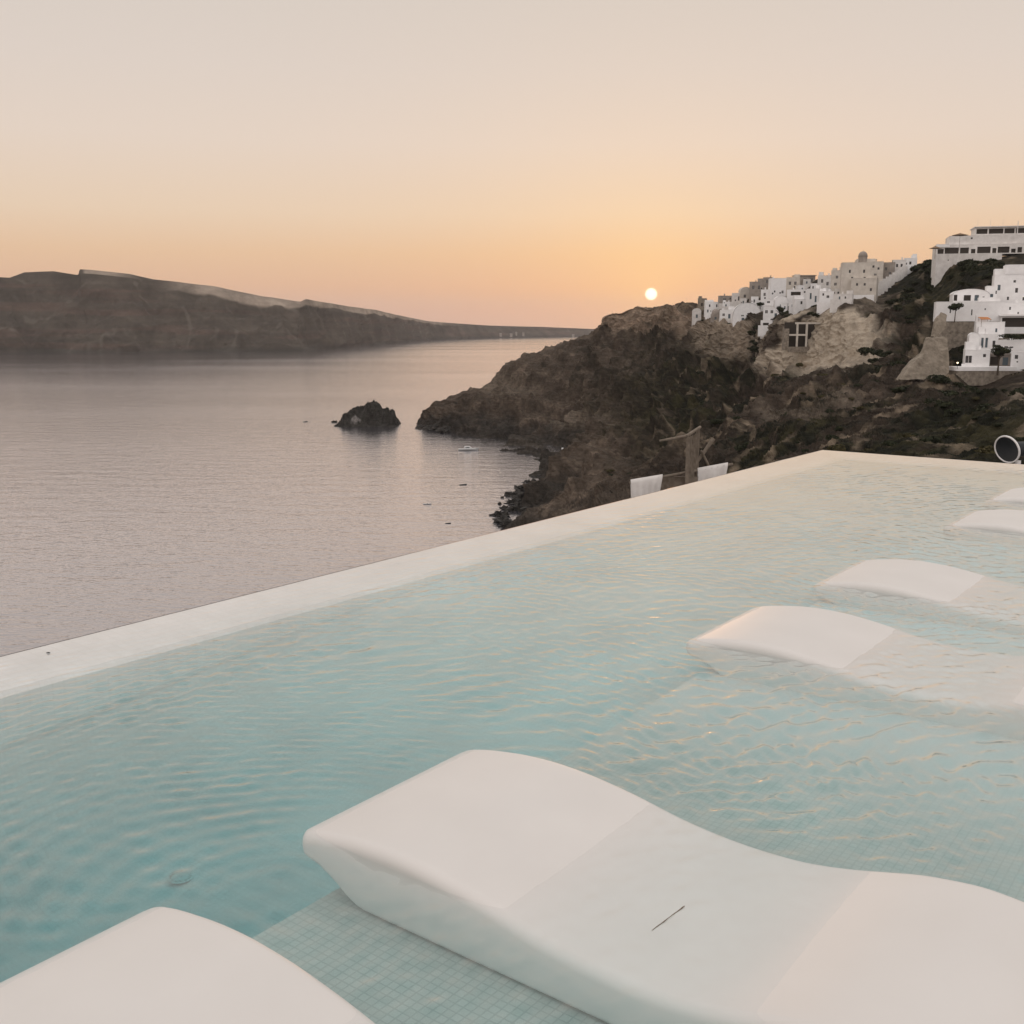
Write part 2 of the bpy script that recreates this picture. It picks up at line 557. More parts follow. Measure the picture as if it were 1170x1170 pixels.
col(648, [(z, 40, 40), (z, 18, 240), (565, 358), (533, 440), (521, 530), (s_, 519.5), (478, 668), (432, 745), (391, 832), (z, 55, 910), (z, 0, 1700)])
col(676, [(z, 45, 40), (z, 20, 220), (562, 335), (527, 420), (508, 500), (486, 590), (455, 665), (414, 745), (379, 840), (z, 60, 910), (z, 0, 1800)])
col(684, [(z, 45, 40), (z, 20, 210), (561, 328), (525, 415), (505, 495), (484, 580), (450, 660), (382, 790), (362, 800), (z, 62, 900), (z, 0, 1800)])
col(696, [(z, 46, 40), (z, 22, 200), (559, 320), (522, 405), (502, 485), (478, 570), (446, 655), (383, 790), (354, 806), (z, 66, 900), (z, 0, 1800)])
col(720, [(z, 46, 40), (z, 24, 190), (555, 300), (518, 390), (495, 470), (468, 552), (432, 645), (382, 785), (349, 810), (z, 68, 900), (z, 0, 1800)])
col(760, [(z, 47, 40), (z, 26, 180), (548, 275), (512, 352), (490, 432), (455, 522), (420, 622), (377, 760), (346, 800), (z, 74, 900), (z, 0, 1800)])
col(783, [(z, 48, 40), (z, 28, 160), (542, 255), (508, 330), (485, 410), (448, 512), (414, 600), (368, 730), (346, 790), (z, 78, 880), (z, 0, 1800)])
col(810, [(z, 49, 40), (z, 30, 150), (536, 235), (504, 305), (478, 385), (440, 500), (414, 560), (368, 585), (347, 740), (z, 80, 880), (z, 0, 1800)])
col(850, [(z, 50, 40), (z, 34, 130), (530, 200), (500, 270), (470, 350), (440, 430), (418, 520), (372, 545), (330, 690), (z, 90, 860), (z, 5, 1800)])
col(866, [(z, 50, 40), (z, 36, 120), (527, 190), (497, 258), (468, 335), (440, 420), (424, 455), (378, 490), (328, 670), (z, 92, 850), (z, 5, 1800)])
col(885, [(z, 51, 40), (z, 38, 115), (524, 182), (494, 248), (464, 320), (436, 400), (425, 435), (368, 452), (324, 640), (z, 95, 830), (z, 5, 1800)])
col(920, [(z, 52, 40), (z, 40, 110), (518, 172), (486, 232), (456, 300), (428, 370), (420, 408), (356, 428), (318, 600), (z, 98, 800), (z, 8, 1800)])
col(960, [(z, 53, 40), (z, 42, 105), (516, 160), (481, 218), (450, 278), (422, 342), (409, 378), (347, 400), (304, 560), (z, 104, 760), (z, 10, 1800)])
col(1000, [(z, 54, 40), (z, 44, 100), (518, 150), (480, 200), (450, 252), (420, 312), (393, 360), (348, 410), (302, 520), (z, 102, 720), (z, 10, 1800)])
col(1050, [(z, 55, 40), (z, 46, 92), (520, 138), (485, 183), (455, 230), (425, 280), (388, 335), (345, 390), (299, 460), (z, 100, 640), (z, 12, 1800)])
col(1100, [(z, 56, 40), (z, 48, 86), (525, 128), (490, 168), (460, 208), (432, 250), (372, 300), (322, 355), (292, 410), (z, 98, 600), (z, 12, 1800)])
col(1170, [(z, 57, 40), (z, 50, 78), (530, 110), (495, 142), (465, 182), (435, 228), (370, 285), (318, 335), (284, 390), (z, 98, 580), (z, 12, 1800)])
col(1320, [(z, 58, 40), (z, 54, 60), (540, 88), (505, 112), (470, 150), (435, 195), (365, 250), (305, 300), (275, 370), (z, 98, 560), (z, 12, 1800)])
HA = [ae(px, 430)[0] for px, _ in HC]
A, PI = profile_mesh('headland', HA, [q for _, q in HC], 820, 0, None, None, None, smooth_k=7)
rows = np.concatenate([np.linspace(0, 1, 10)[:-1], np.linspace(1, 2, 45)[:-1], np.linspace(2, 8, 500), np.linspace(8, 10, 24)[1:]])
V = sheet(A, PI, rows)
# round the creases of the hand-laid profile a little
for _ in range(3):
    V[2:-2] = (V[1:-3] + 2 * V[2:-2] + V[3:-1]) / 4
BASE = V.copy()
nr, nc = V.shape[:2]
e_base = (BASE[..., 2] - CAMZ) / BASE[..., 1]


def ground(px, py, first=1.6):
    """distance Y at which the sight line through (px,py) meets the hillside"""
    a, e = ae(px, py)
    j = int(np.clip(np.interp(a, A, np.arange(nc)), 0, nc - 1))
    ok = np.where((e_base[:, j] >= e) & (rows > first))[0]
    if len(ok) == 0: return float(BASE[np.argmax(e_base[:, j]), j, 1])
    return float(BASE[ok[0], j, 1])


Nn = normals(V).reshape(-1, 3)
p = V.reshape(-1, 3)
rr = np.repeat(rows, nc)
Yd = p[:, 1]
ax = p[:, 0] / p[:, 1]; ex = (p[:, 2] - CAMZ) / p[:, 1]


def blob(px, py, rx, ry, soft=.35, wob=None):
    """mask round a spot of the hillside, in sight-line angles"""
    a, e = ae(px, py)
    d = np.sqrt(((ax - a) * F / rx) ** 2 + ((ex - e) * F / ry) ** 2)
    if wob is not None: d = d + wob
    return 1 - sstep(d, 1 - soft, 1 + soft)


w1 = fbm(p / 14, 4) * .45
village = np.clip(blob(900, 335, 120, 28) + blob(1010, 315, 60, 26) + blob(1130, 340, 75, 34) + blob(1145, 400, 55, 36) + blob(1125, 285, 65, 24), 0, 1)
cliffy = np.clip(blob(930, 392, 80, 38) + blob(822, 386, 44, 32), 0, 1)
big = ridged(p * np.array([1 / 46, 1 / 46, 1 / 70]), 5, .52) - .9
mid = fbm(p / 9, 5, .55)
crag = ridged(p / np.array([17, 17, 9]), 4) - .8
ampl = np.clip(Yd / 420, .25, 1.2)
fade = sstep(rr, 1.0, 2.2) * (1 - .75 * village) * (1 - .55 * sstep(rr, 7.4, 8.0))
shore = np.where(p[:, 2] < 3, .5, 1.0)
arm_d = 1 - sstep(ax, ae(690, 420)[0], ae(760, 420)[0])
near_d = 1 - sstep(Yd, 260, 420)
disp = (big * 6.5 * (1 - .55 * cliffy) * (1 - .35 * near_d) + crag * 3.6 * (1 - .8 * cliffy) * (1 - .4 * near_d) + mid * 1.8 * (1 - .6 * cliffy) + (ridged(p / np.array([7, 7, 3.0]), 3) - .8) * .8 * (1 - .4 * arm_d) - crag * 1.4 * arm_d - mid * .7 * arm_d + near_d * (1 - village) * ((ridged(p / 2.7, 3) - .8) * 1.2 + fbm(p / 1.2, 2) * .45)) * ampl * fade * shore
p2 = p + Nn * disp[:, None]
# erosion steps: strata break the slope into ledges
st = np.sin(p2[:, 2] / 2.6 + fbm(p / 30, 3) * 5.0) * (.7 + .7 * arm_d)
p2[:, 2] += st * fade * ampl * (p2[:, 2] > 2) * .9
p2[:, 2] = np.where(village > .5, p2[:, 2] - (village - .5) * 2, p2[:, 2]) - blob(1150, 405, 62, 36) * 5.0 + blob(1115, 311, 52, 12, .4) * 2.6
V2 = p2.reshape(nr, nc, 3)
N2 = normals(V2).reshape(-1, 3)
slope = np.abs(N2[:, 2])
n_big = fbm(p / 60 + 3, 4)
n_mid = fbm(p / 16 + 8, 4)
n_sm = fbm(p / 5 + 2, 3)
c = np.array([.052, .040, .031])[None] * (1 + .45 * n_mid[:, None] + .22 * n_sm[:, None])
drk = sstep(n_big + n_mid * .6, .05, .55)[:, None]
c = c * (1 - drk * .55) + np.array([.016, .014, .012]) * drk * .55
c = c * (1 - .8 * arm_d[:, None]) + np.array([.078, .060, .046]) * (1 + .30 * n_mid[:, None] + .30 * n_sm[:, None]) * .8 * arm_d[:, None]
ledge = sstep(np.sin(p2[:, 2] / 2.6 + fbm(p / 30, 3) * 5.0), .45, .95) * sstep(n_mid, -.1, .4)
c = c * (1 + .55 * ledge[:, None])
# paler tuff where the photo shows bare faces
pale = np.clip(blob(728, 364, 52, 17, .3, w1) + blob(775, 367, 34, 15, .3, w1), 0, 1)[:, None] * .75
c = c * (1 - pale) + np.array([.26, .195, .145]) * (1 + .3 * n_sm[:, None]) * pale
pale = np.clip(blob(822, 384, 36, 27, .25, w1), 0, 1)[:, None] * .85
c = c * (1 - pale) + np.array([.30, .245, .19]) * (1 + .25 * n_sm[:, None]) * pale
pale = np.clip(blob(950, 388, 62, 33, .22, w1) + blob(895, 412, 34, 22, .22, w1), 0, 1)[:, None] * .92
c = c * (1 - pale) + np.array([.43, .365, .29]) * (1 + .08 * n_sm[:, None]) * pale
for (bx, by, rx, ry, k) in ((1050, 490, 16, 8, .8), (1165, 470, 22, 30, .85), (1010, 462, 18, 6, .5), (620, 507, 34, 8, .55), (660, 480, 40, 10, .35),
                            (1075, 300, 20, 10, .5), (1010, 345, 30, 12, .45), (1140, 303, 30, 8, .6), (880, 430, 40, 9, .45), (800, 422, 10, 7, .6), (900, 470, 40, 7, .3), (960, 455, 30, 6, .35), (575, 440, 30, 12, .25)):
    mk = blob(bx, by, rx, ry, .4, w1)[:, None] * k
    c = c * (1 - mk) + np.array([.25, .205, .16]) * mk
# tan rock showing through the scrub of the near slopes
nz = sstep(ax, ae(700, 450)[0], ae(800, 450)[0])
tan = sstep(ridged(np.stack([p[:, 0] / 22, p[:, 1] / 22, p[:, 2] / 9], -1) + 3, 4), 1.05, 1.45) * nz * (1 - cliffy)
tan = (tan * (.55 + .45 * sstep(n_sm, -.2, .3)))[:, None] * .75
# ridge of the far arm is warm brown, its foot by the water nearly black
arm = (1 - sstep(ax, ae(690, 420)[0], ae(760, 420)[0]))[:, None]
wet = (1 - sstep(p2[:, 2] + n_mid * 6, 3, 16))[:, None] * .75
c = c * (1 - wet) + np.array([.026, .025, .023]) * wet
# scrub: dark green ground cover on the gentler ground of the near slopes
veg_zone = sstep(ax, ae(700, 450)[0], ae(860, 450)[0])
veg = sstep(n_mid * .8 + n_big * .9 + slope * .8, .30, .85) * veg_zone * (1 - cliffy * .9) * (1 - village * .6)
veg = np.clip(veg + blob(760, 450, 90, 60, .5, w1 * 1.5) * .55 + blob(1060, 325, 50, 40, .3, w1) * .85 + blob(1110, 310, 60, 14, .3, w1) * .8 + blob(1120, 470, 70, 30, .4, w1 * 1.5) * .6 + blob(1100, 392, 14, 30, .3, w1) * .8, 0, .95)[:, None]
gcol = np.array([.009, .010, .006]) + np.array([.024, .020, .009]) * sstep(n_sm + n_big, 0, .8)[:, None]
c = c * (1 - veg) + gcol * veg
c = c * (1 - tan) + np.array([.21, .165, .12]) * tan
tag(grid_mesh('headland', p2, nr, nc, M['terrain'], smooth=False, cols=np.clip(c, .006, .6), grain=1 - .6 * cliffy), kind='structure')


def surf_z(x, y):
    """height of the finished hillside at (x,y)"""
    a = x / y
    j = int(np.clip(round(float(np.interp(a, A, np.arange(nc)))), 0, nc - 1))
    return float(np.interp(y, BASE[:, j, 1], V2[:, j, 2]))


# ------------------------------------------------------------------ islet and shore rocks
def rock_mesh(name, rx, ry, h, seed, n=48, m_=30, sink=.35, rough=.3):
    th = np.linspace(0, 2 * math.pi, n + 1)
    ph = np.linspace(-.5, math.pi / 2, m_)
    T, Q = np.meshgrid(th, ph)
    d = np.stack([np.cos(T) * np.cos(Q), np.sin(T) * np.cos(Q), np.sin(Q)], -1).reshape(-1, 3)
    nn = fbm(d * 1.7 + seed, 5, .55) * rough * 1.6 + (ridged(d * 2.6 + seed * 2, 4) - .8) * rough
    r = 1 + nn
    v = d * r[:, None] * np.array([rx, ry, h])
    return v, m_, n + 1


def rock(name, loc, rx, ry, h, seed, mat, n=48, m_=30, rough=.3, cols=None):
    v, a_, b_ = rock_mesh(name, rx, ry, h, seed, n, m_, rough=rough)
    o = grid_mesh(name, v, a_, b_, mat, smooth=False, cols=cols(v) if cols else None)
    o.location = loc
    return o


Yi = sea_y(418, 487)
cI = P(418, 487, Yi)
sc_ = Yi / F
T = np.linspace(-44, 44, 170) * sc_
Dp = np.linspace(-14, 30, 90)
gx, gy = np.meshgrid(T, Dp)
topx = np.array([-40, -33, -26, -20, -10, -4, 1, 7, 13, 18, 24, 30, 33, 38]) * sc_
toph = np.array([-1, 4, 14, 19, 21, 25, 30, 29, 27, 21, 20, 18, 8, -1]) * sc_ * .86
hh = np.interp(gx, topx, toph)
fall = np.clip(1 - (np.abs(gy - 4) / np.where(gy < 4, 16, 22)) ** 2.2, -.6, 1)
pp = np.stack([gx, gy, hh * fall], -1).reshape(-1, 3)
pp[:, 2] += ((ridged(pp / 7, 4) - .9) * 3.4 + fbm(pp / 2.5, 3) * 1.3) * np.clip(pp[:, 2] / 5, .1, 1) - .6
nI = fbm(pp / 5, 4)
ci = np.array([.036, .034, .031])[None] * (1 + .5 * nI[:, None])
wm = (1 - sstep(np.abs((pp[:, 0] / sc_ + 11) / 9) + np.abs((pp[:, 2] / sc_ - 7) / 4.5) + nI * .8, .6, 1.1))[:, None] * .75
ci = ci * (1 - wm) + np.array([.27, .25, .24]) * wm
o = grid_mesh('islet', pp, 90, 170, M['terrain'], smooth=False, cols=np.clip(ci, .006, .6))
o.location = (cI.x, cI.y + 6, 0)
tag(o, kind='structure')

rocks = [(573, 589, 3.2, 1.6), (578, 582, 2.4, 1.2), (586, 575, 2.6, 1.4), (590, 566, 4.2, 1.8), (598, 560, 3.6, 2.0), (604, 551, 2.4, .9), (612, 556, 3.5, 2.4),
         (576, 597, 3.6, 1.8), (581, 602, 3.2, 2.4), (571, 576, .9, .7), (574, 569, .8, .6), (583, 563, .7, .5), (615, 545, 3.0, 1.0), (622, 540, 2.5, 1.5),
         (592, 583, 4.0, 2.5), (598, 572, 4.2, 3.0), (484, 489, 5, 2.0), (494, 491, 6, 3), (507, 494, 5, 3), (382, 482.5, 2.2, 1.0), (454, 484, 2.2, 1.0)]
for i, (px, py, r, h) in enumerate(rocks):
    Y = sea_y(px, py)
    q = P(px, py, Y)
    o = rock('shore_rock', (q.x, q.y, 0), r, r * random.uniform(.7, 1.2), h, i * 3.1, M['rock_d'], 22, 14, .38)
    tag(o, 'dark jagged rock breaking the surface at the foot of the headland' if px > 460 else
        ('dark low rock off the left end of the small islet' if px < 400 else 'dark low rock off the right end of the small islet'), 'rock',
        'rocks along the shoreline')

# ------------------------------------------------------------------ plants
def leaf_mesh(name, n, rx, ry, rz, leaf, mat, seed, flat=.0, hollow=.35, lumps=7):
    """a crown of many small leaf faces gathered in uneven clumps"""
    r = np.random.default_rng(seed)
    cen = r.normal(size=(lumps, 3)); cen /= np.linalg.norm(cen, axis=1)[:, None]
    cen *= r.uniform(.25, .7, size=(lumps, 1)); cen[:, 2] = cen[:, 2] * .8 + .1
    rad = r.uniform(.28, .55, size=lumps)
    k = r.integers(0, lumps, n)
    d = r.normal(size=(n, 3)); d /= np.linalg.norm(d, axis=1)[:, None]
    c = cen[k] + d * (rad[k] * r.uniform(hollow, 1, n) ** .5)[:, None]
    c *= np.array([rx, ry, rz])
    nrm = d + r.normal(size=(n, 3)) * .6
    nrm /= np.linalg.norm(nrm, axis=1)[:, None]
    t = np.cross(nrm, r.normal(size=(n, 3))); t /= np.linalg.norm(t, axis=1)[:, None]
    b = np.cross(nrm, t)
    s = leaf * r.uniform(.6, 1.4, size=(n, 1))
    v = np.stack([c - t * s, c - b * s * .6, c + t * s, c + b * s * .6], 1).reshape(-1, 3)
    me = bpy.data.meshes.new(name)
    me.from_pydata(v.tolist(), [], np.arange(4 * n).reshape(-1, 4).tolist())
    me.materials.append(mat)
    return me


SH = [leaf_mesh('shrub', 900, 1, 1, .75, .13, M['leaf_d'], 5, lumps=6),
      leaf_mesh('shrub', 900, 1.15, .9, .6, .13, M['leaf_d'], 9, lumps=8),
      leaf_mesh('shrub', 800, 1, 1, .6, .12, M['leaf_o'], 14, lumps=7)]
zones = [  # px range, py range, count, radius range (m), kind
    (845, 905, 352, 372, 9, (1.6, 3.2), 0), (895, 935, 345, 356, 9, (1.6, 3.0), 0), (856, 868, 372, 415, 8, (1.8, 3.2), 0),
    (985, 1030, 395, 430, 16, (1.6, 3.4), 0), (1000, 1072, 300, 345, 22, (1.8, 3.6), 0), (1068, 1150, 303, 325, 22, (1.6, 3.2), 0),
    (1080, 1112, 366, 425, 20, (1.5, 2.8), 0), (1030, 1170, 432, 470, 24, (1.2, 2.8), 0), (930, 1170, 455, 520, 24, (.8, 2.0), 1),
    (860, 1000, 425, 470, 18, (1.0, 2.2), 1), (760, 860, 420, 520, 22, (1.4, 3.0), 0), (1000, 1100, 350, 385, 14, (1.2, 2.6), 1),
    (900, 1170, 470, 522, 26, (.35, .9), 1), (960, 1170, 440, 480, 14, (.5, 1.1), 0), (800, 930, 440, 520, 14, (.5, 1.1), 0), (1040, 1075, 296, 312, 12, (1.6, 3.0), 0), (1085, 1150, 304, 312, 12, (1.6, 2.8), 0), (1095, 1165, 312, 322, 8, (1.5, 2.5), 0), (1035, 1170, 425, 455, 16, (1.2, 2.4), 0), (800, 850, 362, 372, 5, (1.5, 2.2), 0), (690, 760, 480, 550, 6, (1.0, 2.0), 1)]
rs = random.Random(3)
for (x0, x1, y0, y1, n, (r0, r1), kd) in zones:
    for _ in range(n):
        px, py = rs.uniform(x0, x1), rs.uniform(y0, y1)
        if 1030 < px < 1092 and 384 < py < 434: continue
        if 868 < px < 985 and 362 < py < 424: continue
        Y = ground(px, py)
        q = P(px, py, Y)
        me = SH[2] if (kd and rs.random() < .55) else SH[rs.choice((0, 1))]
        o = bpy.data.objects.new('shrub', me)
        COL.objects.link(o)
        r = rs.uniform(r0, r1) * rs.choice((.7, 1, 1))
        o.location = (q.x, q.y, surf_z(q.x, q.y) + r * .15)
        o.scale = (r * rs.uniform(.9, 1.3), r, r * rs.uniform(.7, 1.0))
        o.rotation_euler = (0, 0, rs.uniform(0, 6.28))
        if me is SH[2]:
            tag(o, 'olive brown scrub bush growing on the rocky slope', 'bush', 'scrub bushes on the slope')
        else:
            tag(o, 'dark green bush growing on the rocky hillside below the village', 'bush', 'dark bushes on the hillside')


def tree(px, py, h, cr, label, seed, Y=None):
    Y = Y or ground(px, py)
    q = P(px, py, Y)
    root = empty('tree', q)
    mb = MB()
    mb.tube((0, 0, -1.5), (.1 * h * .3, 0, h * .6), h * .05, h * .03)
    r = random.Random(seed)
    for k in range(6):
        t = k * 1.05 + r.random()
        mb.tube((.1 * h * .25, 0, h * r.uniform(.45, .6)), (math.cos(t) * cr * .6, math.sin(t) * cr * .6, h * r.uniform(.7, .9)), h * .022, h * .01, 6)
    mb.build('trunk', M['bark'], root)
    me = leaf_mesh('crown', 1500, cr, cr, cr * .62, .20, M['leaf_d'], seed, lumps=9)
    o = bpy.data.objects.new('crown', me); COL.objects.link(o); o.parent = root
    o.location = (0, 0, h * .82)
    tag(root, label, 'tree')


# ------------------------------------------------------------------ buildings
def facade(mb, x0, x1, z0, z1, ops, y=0.0, rev=.3):
    """front wall with real openings and reveals; ops: (xa,xb,za,zb)"""
    xs = sorted({x0, x1, *[o[0] for o in ops], *[o[1] for o in ops]})
    zs = sorted({z0, z1, *[o[2] for o in ops], *[o[3] for o in ops]})
    for i in range(len(xs) - 1):
        for k in range(len(zs) - 1):
            cx, cz = (xs[i] + xs[i + 1]) / 2, (zs[k] + zs[k + 1]) / 2
            if any(o[0] < cx < o[1] and o[2] < cz < o[3] for o in ops): continue
            mb.add([(xs[i], y, zs[k]), (xs[i + 1], y, zs[k]), (xs[i + 1], y, zs[k + 1]), (xs[i], y, zs[k + 1])], [(0, 1, 2, 3)])
    for (a, b_, c_, d) in ops:
        q = y + rev
        mb.add([(a, y, c_), (b_, y, c_), (b_, y, d), (a, y, d), (a, q, c_), (b_, q, c_), (b_, q, d), (a, q, d)],
               [(0, 4, 5, 1), (1, 5, 6, 2), (2, 6, 7, 3), (3, 7, 4, 0)])


def tier(root, w, h, depth, ops, roof, mat, x=0.0, y=0.0, z=0.0, found=0.0, hv=None):
    """one block: wall (front with openings), roof, windows and doors as children of root"""
    mb = MB()
    x0, x1, z1 = x - w / 2, x + w / 2, z + h
    oo = []
    for (fx, fz, fw, fh, *k) in ops:
        oo.append((x0 + fx * w, x0 + (fx + fw) * w, z + fz * h + .02, z + (fz + fh) * h, k[0] if k else 'w'))
    facade(mb, x0, x1, z - found, z1, [o_[:4] for o_ in oo], y)
    mb.add([(x0, y, z - found), (x0, y + depth, z - found), (x0, y + depth, z1), (x0, y, z1)], [(0, 3, 2, 1)])
    mb.add([(x1, y, z - found), (x1, y + depth, z - found), (x1, y + depth, z1), (x1, y, z1)], [(0, 1, 2, 3)])
    mb.add([(x0, y + depth, z - found), (x1, y + depth, z - found), (x1, y + depth, z1), (x0, y + depth, z1)], [(0, 3, 2, 1)])
    if roof == 'vault':
        n = 14
        rr_ = w / 2
        hv = hv or w * .42
        arc = [(x + rr_ * math.cos(math.pi * k / n), z1 + hv * math.sin(math.pi * k / n)) for k in range(n + 1)]
        mb.add([(ax_, y, az) for ax_, az in arc], [tuple(range(n + 1))])
        mb.add([(ax_, y + depth, az) for ax_, az in arc], [tuple(range(n, -1, -1))])
    wall = mb.build('wall', mat, root)
    rb = MB()
    if roof == 'flat':
        rb.box(x0 + .02, x1 - .02, y + .02, y + depth - .02, z1 - .35, z1 - .22)
        t = .25
        rb.box(x0 - .05, x1 + .05, y - .05, y + t, z1 + .003, z1 + .12)
        rb.box(x0 - .05, x1 + .05, y + depth - t, y + depth + .05, z1 + .003, z1 + .12)
        rb.box(x0 - .05, x0 + t, y + t, y + depth - t, z1 + .003, z1 + .12)
        rb.box(x1 - t, x1 + .05, y + t, y + depth - t, z1 + .003, z1 + .12)
    elif roof == 'slab':
        rb.box(x0 - .5, x1 + .5, y - .9, y + depth + .3, z1 + .003, z1 + .3)
    elif roof == 'vault':
        vs, fs = [], []
        for (ax_, az) in arc:
            s = 1.025
            vs += [(x + (ax_ - x) * s, y - .12, z1 + (az - z1) * s), (x + (ax_ - x) * s, y + depth + .05, z1 + (az - z1) * s)]
        for k in range(len(arc) - 1):
            fs.append((2 * k, 2 * k + 2, 2 * k + 3, 2 * k + 1))
        rb.add(vs, fs)
    elif roof == 'dome':
        rb.box(x0 - .05, x1 + .05, y - .05, y + depth + .05, z1 + .003, z1 + .18)
        r = min(w, depth) * .42
        prof = [(r, .18), (r, .18 + r * .35)] + [(r * .96 * math.cos(k * math.pi / 20), .18 + r * .38 + r * .96 * math.sin(k * math.pi / 20)) for k in range(10)] + [(.02, .18 + r * 1.345)]
        rb.lathe(prof, 20, (x, y + depth / 2, z1))
    elif roof == 'stub':
        rb.box(x0 - .03, x1 + .03, y - .03, y + depth, z1 + .003, z1 + .1)
    rb.build('roof', mat, root)
    for (a, b_, c_, d, kk) in oo:
        wb = MB()
        wb.box(a + .002, b_ - .002, y + .22, y + .27, c_ + .002, d - .002)
        if kk == 'd': wb.build('door', M['door_b'], root)
        elif kk == 'o':   # unglazed opening: flat dark panel stands in for the shade inside
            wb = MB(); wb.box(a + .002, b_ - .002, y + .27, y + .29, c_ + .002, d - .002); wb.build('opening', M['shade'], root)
        else:
            o = wb.build('window', M['pane'], root)
            if (b_ - a) > .9:
                fb = MB(); m_ = (a + b_) / 2
                fb.box(m_ - .04, m_ + .04, y + .17, y + .218, c_ + .002, d - .002)
                fb.build('frame', M['white_b'], o)
    return wall


HOUSES = []


def house(label, px0, px1, pt, pb, roof='flat', ops=(), mat='white', depth=7.0, yaw=None, Y=None, vh=None, group='white houses of the village', cat='house', name='village_house', extra=()):
    Y = Y or ground((px0 + px1) / 2, pb) - 5
    l, r = P(px0, pb, Y), P(px1, pb, Y)
    w = r.x - l.x
    h = P(px0, pt, Y).z - l.z
    hv = min(w * .42, vh * Y / F) if vh else w * .42
    if roof == 'vault': h -= hv
    if roof == 'dome': h -= min(w, depth) * .57
    c_ = (l + r) / 2
    yw = (-math.atan2(c_.x, c_.y) * .8 + (random.uniform(-.22, .22) if yaw is None else yaw))
    root = empty(name, c_, yw)
    ops = list(ops)
    if roof == 'flat' and h > 3.2:
        for _ in range(14):
            if len(ops) >= max(2, w * h / 24): break
            c4 = (random.uniform(.06, .86), random.uniform(.2, .8), min(.12, .75 / w), min(.2, random.uniform(.8, 1.3) / h), 'w')
            if all(c4[0] + c4[2] + .03 < o4[0] or o4[0] + o4[2] + .03 < c4[0] or c4[1] + c4[3] + .03 < o4[1] or o4[1] + o4[3] + .03 < c4[1] for o4 in ops): ops.append(c4)
    tier(root, w, max(h, 1.0), depth, ops, roof, M[mat], found=1.2 if name == 'cave_house' else 5.0, hv=hv)
    if name == 'cave_house':
        mb = MB(); mb.box(-w / 2 + .1, w / 2 - .1, .15, depth - .1, -11, -1.203)
        mb.build('base', M['stone'], root)
    if roof == 'flat' and w > 4:
        mb = MB(); cx_ = random.uniform(-.35, .35) * w; cy_ = random.uniform(.3, .7) * depth; ch = random.uniform(.7, 1.3)
        mb.box(cx_ - .3, cx_ + .3, cy_ - .3, cy_ + .3, h - .2, h + ch); mb.box(cx_ - .38, cx_ + .38, cy_ - .38, cy_ + .38, h + ch + .003, h + ch + .12)
        mb.build('chimney', M[mat], root)
        if random.random() < .55:
            mb = MB(); sx_ = random.choice((-1, 1)); ww = w * random.uniform(.3, .5); x0_ = -w / 2 + .1 if sx_ < 0 else w / 2 - ww - .1
            mb.box(x0_, x0_ + ww, depth * .35, depth * .9, h - .3, h + random.uniform(1.0, 2.0)); mb.build('rooftop_room', M[mat], root)
        if random.random() < .6:
            mb = MB(); mb.box(-w / 2 - .8, w / 2 + random.uniform(-1, .8), -1.6, -1.35, -4, random.uniform(.5, 1.1)); mb.build('terrace_parapet', M[random.choice(('white', 'white_b', mat))], root)
    for (fx0, fx1, hh_, z_, dy, rf, op2) in extra:   # upper or side blocks, as fractions of the width
        tier(root, (fx1 - fx0) * w, hh_, depth - dy - .3, op2, rf, M[mat], x=((fx0 + fx1) / 2 - .5) * w, y=dy, z=z_, found=.5)
    tag(root, label, cat, group)
    return root


W = lambda x, z, w=.16, h=.3, k='w': (x, z, w, h, k)
# --- the far cluster on the ridge, left to right
house('small brown stone ruin at the left end of the village ridge', 797, 806, 341, 354, 'flat', [W(.4, .3, .25, .3, 'o')], 'stone', 5)
house('low white house with a small rounded roof at the far left of the village', 791, 801, 352, 364, 'vault', [W(.4, .1, .22, .5, 'd')], 'white_b', 5)
house('long low white terrace wall with flat roof above the left houses', 806, 826, 345, 353, 'flat', [W(.2, .25, .08, .4), W(.6, .25, .08, .4)], 'white', 5)
house('grey domed chapel at the left edge of the village', 812, 823, 353, 366, 'dome', [W(.4, .1, .2, .5, 'd')], 'grey_b', 6)
house('white house left of the big vaulted house, one dark door', 823, 839, 354, 366, 'flat', [W(.55, .05, .16, .55, 'd'), W(.15, .4, .16, .25)], 'white', 6)
house('large white house with broad curved gable and two small top windows', 838, 869, 346, 367, 'vault', [W(.3, .08, .1, .42, 'd'), W(.62, .08, .1, .42, 'd'), W(.28, .72, .1, .2), W(.5, .72, .1, .2)], 'white', 9, .05)
house('white two storey house with terrace rails just right of the curved gable', 872, 890, 352, 364, 'flat', [W(.12, .5, .16, .3), W(.45, .5, .16, .3), W(.7, .1, .16, .4, 'd')], 'white', 6, extra=[(.05, .6, 2.2, 6.3, 1.5, 'flat', [W(.3, .3, .3, .4)])])
house('lowest white house of the ridge with an open dark undercroft', 869, 882, 366, 374, 'flat', [W(.2, .05, .5, .6, 'o')], 'white', 5)
house('beige house with arched roof on the left skyline of the village', 846, 858, 328, 343, 'vault', [W(.3, .3, .2, .35)], 'beige', 6)
house('grey beige flat house stepping up the left skyline', 856, 872, 322, 339, 'flat', [W(.2, .5, .14, .25), W(.6, .5, .14, .25)], 'grey_b', 7)
house('pale house with broken roofline below the left skyline', 836, 850, 335, 347, 'flat', [W(.5, .3, .2, .4)], 'white_b', 6)
house('small grey house lowest on the left skyline slope', 822, 836, 338, 348, 'flat', [W(.3, .3, .2, .4)], 'grey_b', 5)
house('tall plain white block standing highest in the middle of the village', 880, 898, 318, 341, 'flat', [W(.7, .25, .12, .14)], 'white', 8, .1)
house('white sloping house front at the foot of the tall white block', 869, 884, 331, 349, 'flat', [W(.6, .2, .15, .3), W(.2, .6, .15, .2)], 'white', 7)
